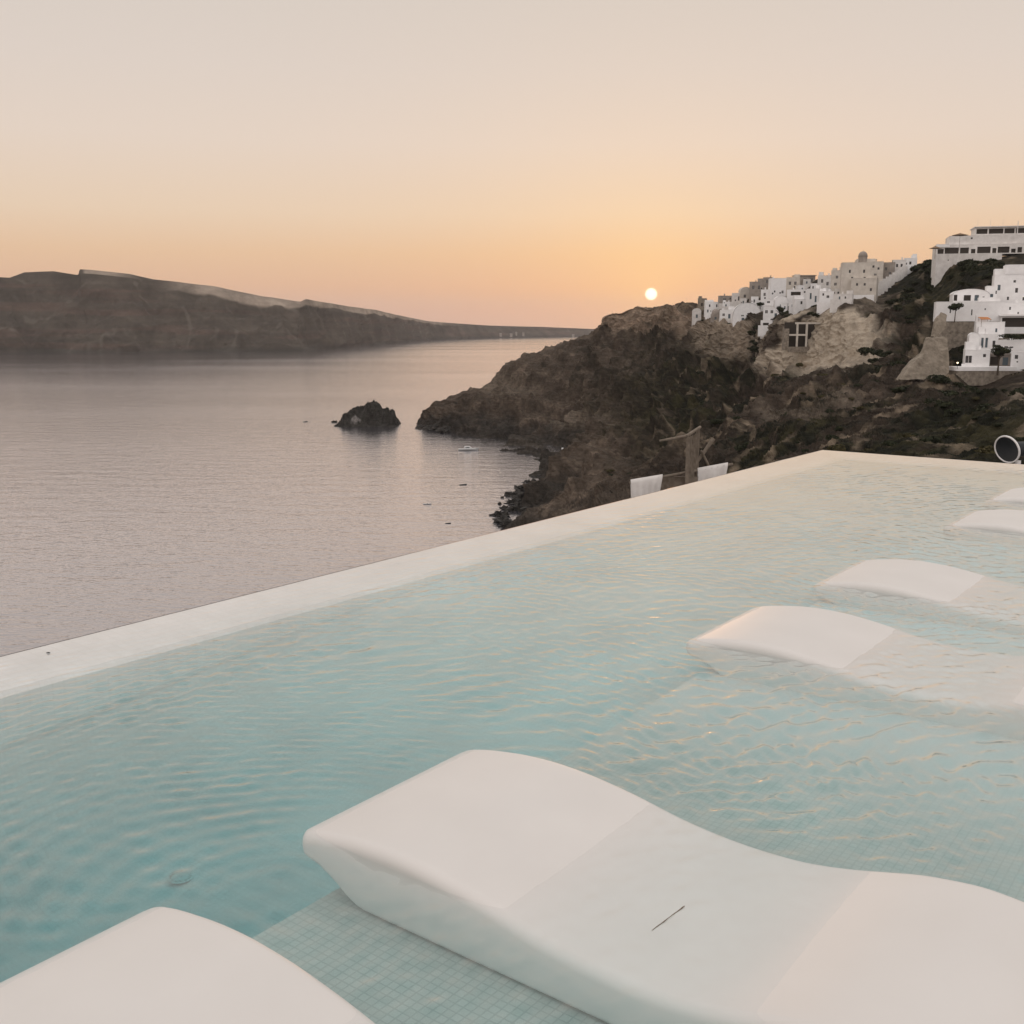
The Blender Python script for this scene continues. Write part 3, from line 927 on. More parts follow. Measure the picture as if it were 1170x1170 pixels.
house('white house with a low round vault right of the tall block foot', 885, 900, 338, 353, 'vault', [W(.4, .1, .18, .5, 'd')], 'white', 6)
house('grey flat house behind the tall white block on the skyline', 872, 882, 317, 330, 'flat', [W(.3, .5, .2, .3)], 'grey_b', 6)
house('beige house with two windows right of the tall white block', 898, 913, 317, 334, 'flat', [W(.2, .5, .16, .22), W(.6, .5, .16, .22)], 'beige', 7)
house('brown roofed low house on the skyline right of centre', 908, 931, 315, 325, 'slab', [W(.15, .3, .12, .4), W(.45, .3, .12, .4), W(.75, .3, .12, .4)], 'grey_b', 7)
house('white house with dark covered balcony in mid village', 899, 921, 331, 343, 'flat', [W(.2, .45, .5, .35, 'o')], 'white', 7)
house('white house with two tall dark doors in a row', 921, 937, 330, 347, 'flat', [W(.25, .3, .12, .42, 'd'), W(.6, .1, .12, .42, 'd')], 'white', 7)
house('long white terrace house under the balcony house', 908, 930, 342, 349, 'flat', [W(.3, .2, .1, .5), W(.65, .2, .1, .5)], 'white', 5)
house('white house at the right end of the white row, single window', 936, 952, 333, 348, 'flat', [W(.5, .5, .18, .2)], 'white', 7)
house('small white cube house on the skyline left of the beige church block', 934, 949, 315, 331, 'flat', [W(.25, .5, .16, .25), W(.65, .3, .16, .25)], 'white_b', 7)
house('beige house with parapet stepping up to the church block', 949, 962, 309, 332, 'flat', [W(.4, .6, .2, .14), W(.3, .25, .2, .14)], 'beige', 8)
# domed church
church = house('large beige church block with a small brown dome on a drum', 961, 992, 300, 337, 'flat', [W(.25, .68, .07, .1), W(.55, .4, .07, .1), W(.75, .68, .07, .1), W(.4, .12, .08, .16, 'd')], 'beige', 11, .0, group=None, cat='church', name='church')
q = MB()
rD = 1.75
q.lathe([(rD, 0), (rD, 2.4), (rD * 1.08, 2.45), (rD * 1.08, 2.7)] + [(rD * math.cos(k * math.pi / 20), 2.7 + rD * math.sin(k * math.pi / 20)) for k in range(10)] + [(.05, 2.7 + rD), (.05, 3.3 + rD)], 24)
dm = q.build('dome', M['grey_b'], church)
hch = P(975, 300, church.location.y).z - church.location.z
dm.location = (2.6, 4.5, hch + .15)
house('beige stepped house below the church block', 972, 1000, 318, 339, 'flat', [W(.2, .6, .08, .14), W(.5, .6, .08, .14), W(.75, .3, .08, .16)], 'beige', 8)
house('pale house with flat roof right of the church dome', 992, 1008, 299, 322, 'flat', [W(.25, .7, .14, .12), W(.6, .6, .14, .12), W(.4, .25, .16, .16)], 'beige', 8)
house('white house with small pergola at the right end of the ridge skyline', 1020, 1034, 297, 312, 'flat', [W(.25, .45, .16, .25), W(.6, .45, .16, .25)], 'white_b', 7)
house('white flat house last on the ridge before the dark hillside', 1033, 1047, 295, 306, 'flat', [W(.4, .35, .16, .3)], 'white', 6)
house('grey beige house between the church block and the white stair', 1006, 1021, 300, 318, 'flat', [W(.3, .5, .16, .2), W(.6, .2, .16, .2)], 'grey_b', 7)
house('low white house at the foot of the church block', 952, 973, 336, 345, 'flat', [W(.3, .2, .08, .5, 'd'), W(.6, .4, .08, .3)], 'white_b', 6)

for (px0, px1, pt, pb, mt_, rf) in ((826, 834, 345, 352, 'white', 'flat'), (846, 853, 341, 348, 'white_b', 'flat'), (858, 866, 339, 347, 'white', 'flat'), (862, 870, 343, 350, 'white', 'vault'),
                               (898, 906, 326, 333, 'white', 'flat'), (912, 919, 326, 333, 'white', 'flat'), (926, 933, 324, 331, 'white', 'flat'), (941, 950, 329, 337, 'white', 'vault'),
                               (954, 963, 330, 338, 'white_b', 'flat'), (902, 910, 345, 352, 'white', 'flat'), (806, 813, 351, 358, 'white', 'flat'), (918, 926, 319, 325, 'white_b', 'flat'),
                               (978, 987, 330, 338, 'white_b', 'flat'), (892, 899, 347, 354, 'white', 'flat'), (876, 884, 345, 352, 'white', 'flat'), (854, 861, 346, 351, 'white', 'vault')):
    house('small plain white house tucked among the larger village houses', px0, px1, pt, pb, rf, [W(random.uniform(.2, .55), .15, .22, .45, random.choice('wd'))], mt_, 5)

# white stair running down beside the church block
Ya, Yb = ground(995, 336), ground(1046, 300)
root = empty('stepped_wall', P(992, 337, Ya))
mb = MB(); a0, b0 = P(992, 337, Ya), P(1044, 303, Yb)
n = 14
for k in range(n):
    c0 = a0.lerp(b0, k / n) - a0; c1 = a0.lerp(b0, (k + 1) / n) - a0
    mb.box(c0.x, c1.x, c0.y, c0.y + 2.2, c0.z - 6, c1.z + 1.0)
mb.build('steps', M['white'], root)
mb = MB()
for k in range(n):
    c0 = a0.lerp(b0, k / n) - a0; c1 = a0.lerp(b0, (k + 1) / n) - a0
    mb.box(c0.x, c1.x, c0.y - .35, c0.y - .003, c0.z - 6, c1.z + 1.9)
mb.build('parapet', M['white_b'], root)
tag(root, 'white stepped stair wall running diagonally down beside the beige church block', 'stair')

# --- hotel on the top right skyline
Yh = 396.0
hc = P(1125, 305, Yh)
hotel = empty('hotel', hc, -.28)
k_ = Yh / F


def hx(px): return (px - 1125) * k_
def hz(py): return (305 - py) * k_ * 1.03


def htier(px0, px1, pt, pb, y, depth, ops, roof, mat='white_b', found=0):
    tier(hotel, hx(px1) - hx(px0), hz(pt) - hz(pb), depth, ops, roof, M[mat], x=(hx(px0) + hx(px1)) / 2, y=y, z=hz(pb), found=found)


htier(1074, 1142, 291, 305, 0, 16, [W(.18, .5, .015, .1), W(.55, .55, .02, .1)], 'stub', 'white_b', 10)
htier(1074, 1166, 280.5, 291, 3, 13, [W(a_, .1, b_, c_, 'o') for a_, b_, c_ in ((.02, .07, .5), (.10, .16, .62), (.275, .10, .6), (.40, .05, .45), (.47, .15, .66), (.64, .045, .5), (.70, .13, .62), (.85, .05, .4), (.92, .05, .55))], 'stub', 'white_b')
htier(1074, 1088, 280, 283, 2.2, .4, [], 'stub', 'white')
htier(1088, 1230, 271, 280.4, 4.2, 14, [W(.155, .62, .015, .2)], 'stub', 'white_b')
htier(1115, 1230, 262, 270.9, 6.0, 12, [W(a_, .22, b_, .6, 'o') for a_, b_ in ((.01, .10), (.122, .13), (.262, .09), (.364, .15), (.526, .12), (.66, .14), (.82, .14))], 'slab', 'white_b')
mb = MB(); mb.tube((hx(1158), 5.0, hz(272)), (hx(1158), 5.0, hz(256)), .22, .09); mb.build('mast', M['white_b'], hotel)
for xx in (1117, 1130, 1143):
    mb = MB(); mb.tube((hx(xx), 6, hz(262)), (hx(xx), 6, hz(253)), .05, .03, 6); mb.build('flagpole', M['white_b'], hotel)
mb = MB()
for k in range(7):
    mb.box(hx(1142) + k * .55, hx(1142) + k * .55 + 6, 1 + k * .5, 1.5 + k * .5, hz(305) - 4, hz(303) + k * .45)
mb.build('stair', M['stone'], hotel)
tag(hotel, 'long tiered pale hotel with dark open terraces on the top right skyline', 'hotel')


def parasol(px, py, Y, r, label, pole=2.6):
    q = P(px, py, Y)
    root = empty('parasol', (q.x, q.y, q.z - pole))
    mb = MB(); mb.lathe([(r, 0), (r * .98, .06), (r * .5, .42), (.12, .78), (.03, .95)], 12, (0, 0, pole - .3)); mb.lathe([(.02, .02), (r * .97, -.01)], 12, (0, 0, pole - .3))
    mb.build('canopy', M['parasol'], root)
    mb = MB(); mb.tube((0, 0, -1.5), (0, 0, pole - .2), .05); mb.build('pole', M['wood'], root)
    tag(root, label, 'parasol', 'parasols of the hilltop hotel')


parasol(1097, 268, 392, 2.9, 'brown straw parasol beside the upper floor of the hilltop hotel', 4.2)
parasol(1069, 283, 388, 2.2, 'small brown parasol at the left end of the lower hotel terrace', 2.4)

# --- white houses on the right, near slope
RG = 'white houses of the right hand slope'


def rh(label, *a, **k):
    k['Y'] = k['Y'] - 13
    return house(label, *a, group=RG, name='cave_house', **k)


rh('white house with broad low vault and arched dark openings over a long terrace', 1090, 1128, 330, 345, 'vault', [W(.02, .15, .10, .8, 'o'), W(.30, .15, .2, .75, 'o'), W(.6, .15, .12, .75, 'd'), W(.82, .3, .06, .4)], depth=8, yaw=.05, Y=312, vh=6)
rh('white stepped house with small square windows above the long terrace', 1136, 1172, 314, 346, 'flat', [W(.55, .72, .07, .09), W(.1, .45, .09, .2, 'd'), W(.62, .36, .08, .17), W(.4, .1, .06, .12), W(.85, .08, .06, .12)], depth=9, yaw=0, Y=314, extra=[(.3, 1.0, 2.0, 8.4, .8, 'flat', [])])
rh('narrow white house with one tall door between vault and stepped house', 1127, 1138, 327, 346, 'flat', [W(.35, .08, .28, .45, 'd')], depth=7, yaw=0, Y=313)
rh('long white terrace wall house with a dark notch under the vaulted house', 1071, 1140, 345, 362, 'flat', [W(.55, .1, .02, .4), W(.22, .25, .02, .25), W(.75, .45, .02, .12)], depth=9, yaw=0, Y=303)
rh('white terrace house running off the right edge under the stepped house', 1139.4, 1215, 346, 362, 'flat', [W(.02, .2, .02, .25), W(.2, .5, .025, .22), W(.32, .2, .02, .15)], depth=9, yaw=0, Y=302)
rh('white house with a shaded veranda below the long terrace', 1116, 1146, 368, 381, 'flat', [W(.68, .1, .07, .35, 'd')], depth=7, yaw=0, Y=290)
rh('white house with big dark veranda opening at the right edge', 1146, 1215, 361, 376, 'slab', [W(.02, .15, .38, .72, 'o'), W(.5, .15, .3, .7, 'o')], depth=7, yaw=0, Y=296)
rh('white house with small round vault and a single dark round window', 1107, 1118, 380, 397, 'vault', [W(.4, .2, .3, .3)], depth=6, yaw=0, Y=284)
rh('white house with pale green doors in the middle of the lower terraces', 1118, 1139, 382, 398, 'flat', [W(.15, .05, .12, .7, 'd'), W(.36, .05, .12, .7, 'd'), W(.72, .1, .14, .45, 'w')], depth=6, yaw=0, Y=285)
rh('white terrace house with hedge on its wall at the right edge', 1138, 1215, 389, 406, 'flat', [W(.15, .5, .05, .1), W(.22, .48, .05, .1)], depth=7, yaw=0, Y=282)
rh('white lower house with a square dark window at its left corner', 1103, 1129, 400, 418, 'flat', [W(.02, .18, .26, .46)], depth=7, yaw=0, Y=277)
rh('white lower house in shade behind the small tree', 1129, 1158, 405, 418, 'slab', [W(.1, .05, .3, .75, 'o'), W(.55, .05, .2, .7, 'd')], 'grey_b', depth=6, yaw=0, Y=279)  # white house given grey plaster, its shade put into the wall colour
rh('white bottom house with open slatted undercroft at the right edge', 1157, 1215, 403, 426, 'flat', [W(.1, .5, .03, .07)], depth=7, yaw=0, Y=274)
# long white kerb terrace with lamp
Yt = 260
root = empty('terrace_wall', P(1130, 421, Yt))
mb = MB(); l = (1160 - 1092) * Yt / F
mb.box(-l * .55, l * .46, 0, 5, -.6, .35); mb.build('parapet', M['white'], root)
mb = MB(); mb.box(-l * .54, l * .45, .15, 4.8, -4.2, -.603); mb.build('base', M['stone'], root)
tag(root, 'white edged stone terrace under the lowest houses, with a lit lamp at its left end', 'terrace')
q = P(1094, 416, Yt - .3)
root = empty('wall_lamp', q)
mb = MB(); mb.tube((0, 0, -1.2), (0, 0, .0), .06, .05); mb.build('post', M['dark'], root)
mb = MB(); mb.lathe([(.02, -.2), (.17, -.12), (.22, 0), (.17, .13), (.02, .2)], 12, (0, 0, .3)); mb.build('globe', M['lamp'], root, True)
tag(root, 'small glowing lamp at the left end of the lowest white terrace', 'lamp')
# veranda posts under the bottom house
root = empty('slatted_fence', P(1166, 433, 259))
for k in range(7):
    mb = MB(); mb.box(-2.0 + k * .95, -1.8 + k * .95, 0, .2, -.8, 1.7); mb.build('post', M['palewood'], root)
mb = MB(); mb.box(-2.2, 4.2, -.02, .22, 1.703, 1.9); mb.build('rail', M['palewood'], root)
tag(root, 'pale slatted timber fence below the bottom white house at the right edge', 'fence')
# awnings and hedge
root = empty('awning', P(1125, 367, 278))
mb = MB(); mb.add([(-1.3, -1, .5), (1.3, -1, .5), (1.3, 1.2, 1.1), (-1.3, 1.2, 1.1), (-1.3, -1, .42), (1.3, -1, .42), (1.3, 1.2, 1.02), (-1.3, 1.2, 1.02)],
                  [(0, 1, 2, 3), (7, 6, 5, 4), (0, 4, 5, 1), (1, 5, 6, 2), (2, 6, 7, 3), (3, 7, 4, 0)])
mb.build('cloth', M['orange'], root)
mb = MB(); [mb.tube((x_, y_, -1.8), (x_, y_, .45 if y_ < 0 else 1.0), .05) for x_ in (-1.2, 1.2) for y_ in (-.9, 1.1)]; mb.build('posts', M['wood'], root)
tag(root, 'small orange awning on the white terrace below the long terrace wall', 'awning')
for (px, py, w_, lab) in ((1158, 385, 5.5, 'dark green hedge on the white terrace at the right edge'),):
    me = leaf_mesh('hedge', 1500, w_, 1.0, 1.0, .16, M['leaf_d'], 21, lumps=14)
    o = bpy.data.objects.new('hedge', me); COL.objects.link(o); o.location = P(px, py, 268)
    tag(o, lab, 'hedge')
tree(1140, 422, 5.2, 2.7, 'dark spreading tree in front of the lowest white houses', 4, 258)
tree(1091, 362, 3.2, 2.3, 'dark flat topped tree below the left end of the long white terrace', 12, 287)
tree(962, 327, 6.0, 2.6, 'dark round tree against the beige church block', 31)
tree(890, 364, 4.5, 2.6, 'dark tree below the tall white block in mid village', 33)
tree(868, 358, 5.5, 2.4, 'dark tree at the right shoulder of the big curved gable', 35)

# ------------------------------------------------------------------ ruin in the pale cliff and stone walls
Yr = ground(916, 394) - 4
root = empty('ruined_building', P(916, 395, Yr))
k_ = Yr / F
rx = lambda px: (px - 916) * k_
rz = lambda py: (395 - py) * k_
mb = MB(); mb.box(rx(898), rx(938), 3.0, 3.4, rz(397), rz(369)); mb.build('back_wall', M['shade'], root)  # back of the recess, its interior shade put into the dark colour
mb = MB(); mb.box(rx(909.5), rx(911.5), 0, .6, rz(396), rz(371)); mb.build('post', M['beige'], root)
mb = MB(); mb.box(rx(920), rx(922), 0, .6, rz(396), rz(371)); mb.build('post', M['beige'], root)
mb = MB(); mb.box(rx(908), rx(945), -.05, .7, rz(371) + .003, rz(369)); mb.build('beam', M['beige'], root)
mb = MB(); mb.box(rx(899), rx(909.45), 0, .6, rz(384), rz(382)); mb.box(rx(911.55), rx(919.95), 0, .6, rz(384), rz(382)); mb.build('beam', M['beige'], root)
mb = MB(); mb.box(rx(896), rx(901), -.3, 3.4, rz(400), rz(376)); mb.box(rx(932), rx(940), -.3, 3.4, rz(400), rz(378)); mb.build('wall', M['stone'], root)
mb = MB(); mb.box(rx(901.2), rx(931.8), -.4, .9, rz(402), rz(396.2)); mb.build('sill_wall', M['stone'], root)
tag(root, 'roofless stone ruin with pale concrete frame set in the tan cliff', 'ruin')


def wall_slab(name, label, pts, Y, th, mat):
    """battered stone wall: outline of photo points at distance Y, its own thickness"""
    c0 = P(sum(q[0] for q in pts) / len(pts), max(q[1] for q in pts), Y)
    fr = [P(x_, y_, Y) - c0 for x_, y_ in pts]
    n_ = len(fr)
    mb = MB()
    vs = [(q.x, q.y + q.z * .22, q.z) for q in fr] + [(q.x * .97, q.y + th, q.z) for q in fr]
    fs = [tuple(range(n_)), tuple(range(2 * n_ - 1, n_ - 1, -1))] + [(i, n_ + i, n_ + (i + 1) % n_, (i + 1) % n_) for i in range(n_)]
    mb.add(vs, fs)
    o = mb.build(name, mat)
    bm = bmesh.new(); bm.from_mesh(o.data)
    bmesh.ops.triangulate(bm, faces=bm.faces)
    bmesh.ops.recalc_face_normals(bm, faces=bm.faces)
    bmesh.ops.subdivide_edges(bm, edges=bm.edges, cuts=5, use_grid_fill=True)
    co = np.array([v.co[:] for v in bm.verts])
    dn = fbm(co / 2.2 + 4, 4) * .35
    dn2 = fbm(co / 2.2 + 14, 4) * .35
    for v, a_, b_ in zip(bm.verts, dn, dn2):
        v.co.x += a_; v.co.z += b_; v.co.y += a_ * .8
    bm.to_mesh(o.data); bm.free()
    o.location = c0
    tag(o, label, 'wall')
    return o


M['tuff'] = mat_noise('dressed_tuff', (.19, .16, .125), (.33, .285, .23), .8, .95, .8, 2.0, bdist=.25)
wall_slab('retaining_wall', 'tall tan stone retaining wall stepping down the slope left of the white houses',
          [(1029, 434), (1045, 414), (1058, 404), (1066, 386), (1086, 386), (1087, 400), (1084, 434)], ground(1055, 434) - 1, 4, M['tuff'])
wall_slab('stone_wall', 'narrow tan stone wall climbing above the retaining wall to the long terrace',
          [(1066, 385), (1072, 365), (1078, 357), (1084, 360), (1082, 374), (1070, 386)], ground(1055, 434) + 14, 2, M['tuff'])

# ------------------------------------------------------------------ far island settlement
isl_pts = [(561, 380.6, 5), (572, 381.5, 7), (584, 382, 8), (590, 380.3, 5), (598, 381, 6), (655, 383, 7)]
for i, (px, py, w_) in enumerate(isl_pts):
    a, e = ae(px, 386.2 if px < 640 else 385)
    Y = -CAMZ / e * 1.002
    q = P(px, py, Y)
    root = empty('island_house', q)
    mb = MB(); mb.box(-w_, w_, 0, 14, -16, 3.5); mb.build('wall', M['grey_b'], root)
    mb = MB(); mb.box(-w_ * 1.06, w_ * 1.06, -.4, 14.4, 3.503, 4.2); mb.build('roof', M['white_b'], root)
    tag(root, 'tiny white house low on the far end of the distant island', 'house', 'white houses on the far island')
for (px, py, w_, h_, lab) in ((204, 396, 10, 5, 'small pale arched boathouse at the waterline of the distant island'), (230, 395, 4, 9, 'small white gabled hut at the waterline of the distant island')):
    a, e = ae(px, 402)
    Y = -CAMZ / e - 8
    q = P(px, py + 3, Y)
    root = empty('boathouse', q)
    mb = MB()
    arc = [(w_ * math.cos(math.pi * k / 10), h_ * math.sin(math.pi * k / 10) ** (.8 if w_ > 10 else 2)) for k in range(11)]
    n_ = len(arc)
    mb.add([(x_, 0, z_) for x_, z_ in arc] + [(x_, 12, z_) for x_, z_ in arc], [tuple(range(n_)), tuple(range(2 * n_ - 1, n_ - 1, -1))] + [(i, n_ + i, n_ + i + 1, i + 1) for i in range(n_ - 1)])
    mb.box(-w_, w_, -.5, 14, -12, -.003)
    mb.build('wall', M['grey_b'], root)
    mb = MB(); mb.box(-w_ * .35, w_ * .35, -.3, -.05, .05, h_ * .6); mb.build('door', M['shade'], root)
    tag(root, lab, 'boathouse')


# ------------------------------------------------------------------ boats
def boat(px, py, L_, label, cabin=True, mat='boat_w', yaw=0.1):
    Y = sea_y(px, py)
    q = P(px, py, Y)
    root = empty('motor_boat' if cabin else 'rowing_boat', (q.x, q.y, 0), yaw)
    B = L_ * .16
    n = 14
    mb = MB(); vs, fs = [], []
    for i in range(n + 1):
        t = i / n
        x_ = (t - .5) * L_
        hw = B * (1 - max(0, (t - .55) / .45) ** 2.2) * (.85 + .15 * min(1, t * 4))
        sh = L_ * (.075 + .05 * t ** 2)
        for (fy, fz) in ((-1, sh), (-.82, sh * .15), (-.3, -L_ * .04), (.3, -L_ * .04), (.82, sh * .15), (1, sh)):
            vs.append((x_ + (.06 * L_ if fz == sh and t > .9 else 0), fy * hw, fz))
    for i in range(n):
        for k in range(5):
            fs.append((i * 6 + k, (i + 1) * 6 + k, (i + 1) * 6 + k + 1, i * 6 + k + 1))
        fs.append((i * 6 + 5, (i + 1) * 6 + 5, (i + 1) * 6, i * 6))
    fs.append((0, 1, 2, 3, 4, 5)); mb.add(vs, fs)
    mb.build('hull', M[mat], root)
    if cabin:
        mb = MB(); z0 = L_ * .09
        mb.add([(-L_ * .22, -B * .7, z0), (L_ * .22, -B * .6, z0), (L_ * .22, B * .6, z0), (-L_ * .22, B * .7, z0),
                (-L_ * .18, -B * .55, z0 + L_ * .12), (L_ * .08, -B * .5, z0 + L_ * .12), (L_ * .08, B * .5, z0 + L_ * .12), (-L_ * .18, B * .55, z0 + L_ * .12)],
               [(0, 3, 2, 1), (4, 5, 6, 7), (0, 1, 5, 4), (1, 2, 6, 5), (2, 3, 7, 6), (3, 0, 4, 7)])
        mb.build('cabin', M['boat_w'], root)
        mb = MB(); mb.box(-L_ * .15, L_ * .06, -B * .62, -B * .60, z0 + L_ * .04, z0 + L_ * .085); mb.build('window', M['pane'], root)
    else:
        mb = MB(); mb.box(-L_ * .05, L_ * .05, -B * .8, B * .8, L_ * .09, L_ * .1); mb.build('thwart', M['wood'], root)
    tag(root, label, 'boat')


boat(535, 514.5, 11.5, 'white motor boat with low cabin moored near the foot of the headland', True, 'boat_w', .08)
boat(529, 554, 3.4, 'small dark rowing boat below the moored white motor boat', False, 'boat_d', .3)
boat(488, 576, 3.2, 'tiny pale rowing boat farthest left in the bay', False, 'boat_w', -.1)
boat(512, 598, 2.0, 'tiny dark boat nearest the pool edge in the bay', False, 'boat_d', .2)
boat(349, 482, 4.6, 'small dark boat in open water left of the islet', False, 'boat_d', 1.0)
# small landing at the cove
q = P(645, 519, sea_y(645, 521))
root = empty('boat_landing', (q.x, q.y, 0))
mb = MB(); mb.box(-6, 4, -1, 4, -2, 1.2); mb.build('quay', M['beige'], root)
mb = MB(); mb.box(-1.5, 3.5, 1, 4, 1.203, 4.2); mb.build('hut', M['white'], root)
tag(root, 'small white hut on a stone landing in the cove', 'landing')

# ------------------------------------------------------------------ timber pergola below the pool edge
Yp = 24.0
pc = P(785, 575, Yp)
k_ = Yp / F
gx_ = lambda px: (px - 785) * k_
gz_ = lambda py: (575 - py) * k_ * 1.0
root = empty('pergola', pc)
mb = MB(); mb.tube((gx_(785), 0, gz_(640)), (gx_(784), 0, gz_(498)), .05, .045); mb.build('post', M['palewood'], root)
mb = MB(); mb.tube((gx_(799), .5, gz_(640)), (gx_(799.5), .5, gz_(492)), .05, .045); mb.build('post', M['palewood'], root)
mb = MB(); mb.tube((gx_(752), .1, gz_(503)), (gx_(782), .0, gz_(497)), .025, .04); mb.tube((gx_(782), 0, gz_(497)), (gx_(802), .5, gz_(489)), .04, .035); mb.build('top_beam', M['palewood'], root)
mb = MB(); mb.tube((gx_(797), .45, gz_(533)), (gx_(819), .6, gz_(503)), .035, .05); mb.build('brace', M['palewood'], root)
mb = MB(); mb.tube((gx_(803), .4, gz_(516)), (gx_(814), .5, gz_(536)), .03, .03); mb.build('brace', M['palewood'], root)
mb = MB(); mb.tube((gx_(718), -.02, gz_(551)), (gx_(842), .55, gz_(533)), .035, .035); mb.build('rail', M['palewood'], root)
mb = MB()
r_ = random.Random(2)
for k in range(22):
    x_ = 786.5 + k * .56
    mb.tube((gx_(x_), .06 + .018 * k, gz_(600)), (gx_(x_ + r_.uniform(-.3, .3)), .06 + .018 * k, gz_(499 - r_.uniform(0, 3))), .0085, .007, 5)
mb.build('reed_screen', M['palewood'], root)
mb = MB(); mb.box(gx_(757), gx_(800), .3, .36, gz_(600), gz_(546)); mb.build('plank_panel', M['palewood'], root)
tag(root, 'weathered timber pergola with reed screen just beyond the pool edge', 'pergola')


def canvas(label, xs, tops, yoff):
    """cloth hung over the rail: two falls with folds, joined over the top"""
    n = 40
    rws = []
    for (dy, dz) in ((-.055, -1.1), (-.06, -.6), (-.055, -.2), (-.045, -.05), (-.015, .035), (.02, .035), (.045, -.05), (.05, -.3), (.055, -.9)):
        for k in range(n + 1):
            t = k / n
            x_ = gx_(xs[0] + (xs[1] - xs[0]) * t)
            z_ = gz_(tops[0] + (tops[1] - tops[0]) * t) + .03
            y_ = -.02 + (xs[0] + (xs[1] - xs[0]) * t - 718) / 124 * .57
            wv = .014 * math.sin(t * 31 + dz) * min(1, -dz * 2) if dz < 0 else 0
            shr = -dz * .10 * (1 - t) if dz < 0 else 0
            shr2 = dz * .16 * t if dz < 0 else 0
            rws.append((x_ + shr * .4 + shr2, y_ + dy + wv, z_ + dz))
    o = grid_mesh('canvas_screen', rws, 9, n + 1, M['canvas'])
    o.location = pc
    sm = o.modifiers.new('thickness', 'SOLIDIFY'); sm.thickness = .006
    tag(o, label, 'canvas')


canvas('white canvas hung over the pergola rail on its left, in full view', (719, 757), (550.5, 545.5), 0)
canvas('white canvas hung over the pergola rail on its right, half hidden by the pool', (799, 836), (539.5, 534), .3)

# ------------------------------------------------------------------ pool
PHI = math.atan2(.798, .602)           # pool frame: x along the long weir edge away from us, y out towards the sea
PW = Matrix.Translation((0, 0, WATER)) @ Matrix.Rotation(PHI, 4, 'Z')
XE, YE = 11.69, 4.37                   # far and seaward weir edges
XN, YN = -2.6, -.06                    # near ends (behind and beside the camera)
pool = empty('infinity_pool', (0, 0, WATER), PHI)
WT = .37
DEEP, SHELF, SY = -.62, -.17, 2.045
# weir wall: L shaped, top sloping inwards under a film of water
mb = MB()


def weir(mb, a0, a1, seaward):
    pass


sec = [(YE, -6.0), (YE, -.0015), (YE - .03, -.004), (YE - WT, -.024), (YE - WT - .02, -.045), (YE - WT - .02, DEEP - .2), (YE - WT - .02, -6.0)]
n_ = len(sec)
vs = []
for (y_, z_) in sec: vs.append((XN - .2, y_, z_))
for (y_, z_) in sec: vs.append((XE - (YE - y_), y_, z_))
for (y_, z_) in sec: vs.append((XE - (YE - y_), YN - .2, z_))
fs = []
for r0 in (0, 1):
    for k in range(n_ - 1):
        fs.append((r0 * n_ + k, (r0 + 1) * n_ + k, (r0 + 1) * n_ + k + 1, r0 * n_ + k + 1))
mb.add(vs, fs)
o = mb.build('weir_wall', M['tile_wall'], pool)
bm = bmesh.new(); bm.from_mesh(o.data); bmesh.ops.recalc_face_normals(bm, faces=bm.faces); bm.to_mesh(o.data); bm.free()
fl_prof = [(XN, -.90), (1.2, -.86), (2.2, -.75), (3.2, -.42), (4.2, -.20), (5.5, -.115), (7.0, -.092), (8.6, -.08), (XE - WT, -.07)]
FX = np.linspace(XN, XE - WT, 120)
FZ = np.interp(FX, [q[0] for q in fl_prof], [q[1] for q in fl_prof])
FZ = np.convolve(np.pad(FZ, 5, mode='edge'), np.ones(11) / 11, mode='valid')
mb = MB()
vs, fs = [], []
cove = [(YE - WT - .55 + .55 * math.sin(t), 1 - math.cos(t)) for t in np.linspace(0, math.pi / 2 * .92, 9)]
for x_, z_ in zip(FX, FZ):
    ring = [(x_, SY, z_), (x_, SY + .8, z_)] + [(x_, y_, z_ + (-.045 - z_) * k_) for y_, k_ in cove] + [(x_, YE - WT, -1.4), (x_, SY, -1.4)]
    vs += ring
m_ = len(ring)
for i in range(119):
    for k in range(m_):
        fs.append((m_ * i + k, m_ * (i + 1) + k, m_ * (i + 1) + (k + 1) % m_, m_ * i + (k + 1) % m_))
mb.add(vs, fs)
mb.build('deep_floor', M['tile_deep'], pool)
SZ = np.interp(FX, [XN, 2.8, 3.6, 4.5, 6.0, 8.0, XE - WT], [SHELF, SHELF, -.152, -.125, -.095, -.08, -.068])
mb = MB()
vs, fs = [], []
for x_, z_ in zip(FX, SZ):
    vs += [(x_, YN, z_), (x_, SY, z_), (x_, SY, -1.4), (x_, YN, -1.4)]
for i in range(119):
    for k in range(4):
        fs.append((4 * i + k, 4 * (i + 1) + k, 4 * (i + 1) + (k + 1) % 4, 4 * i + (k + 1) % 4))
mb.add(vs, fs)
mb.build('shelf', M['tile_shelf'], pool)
mb = MB(); mb.box(XN - .3, XE - WT, YN - 4, YN - .003, -1.4, .05); mb.box(XN - 4, XN - .303, YN - 4, YE - WT, -1.4, .05); mb.build('deck', M['deck'], pool)
tag(pool, 'white tiled infinity pool with a submerged shelf for the loungers', 'pool')

# water: one closed body with a finely rippled surface
dx = .0115
gxs = np.concatenate([np.arange(XN, 6.5, dx), np.linspace(6.5, XE - .003, int((XE - 6.5) / .017))])
gys = np.concatenate([np.linspace(YN, 1.0, int((1 - YN) / .017))[:-1], np.arange(1.0, YE - .003, dx), [YE - .003]])
GX, GY = np.meshgrid(gxs, gys)
x, y = GX.ravel(), GY.ravel()
q3 = np.stack([x, y, 0 * x], -1)
wx = x + fbm(q3 * .8, 2) * .16; wy = y + fbm(q3 * .8 + 7, 2) * .16
h = np.zeros_like(x)


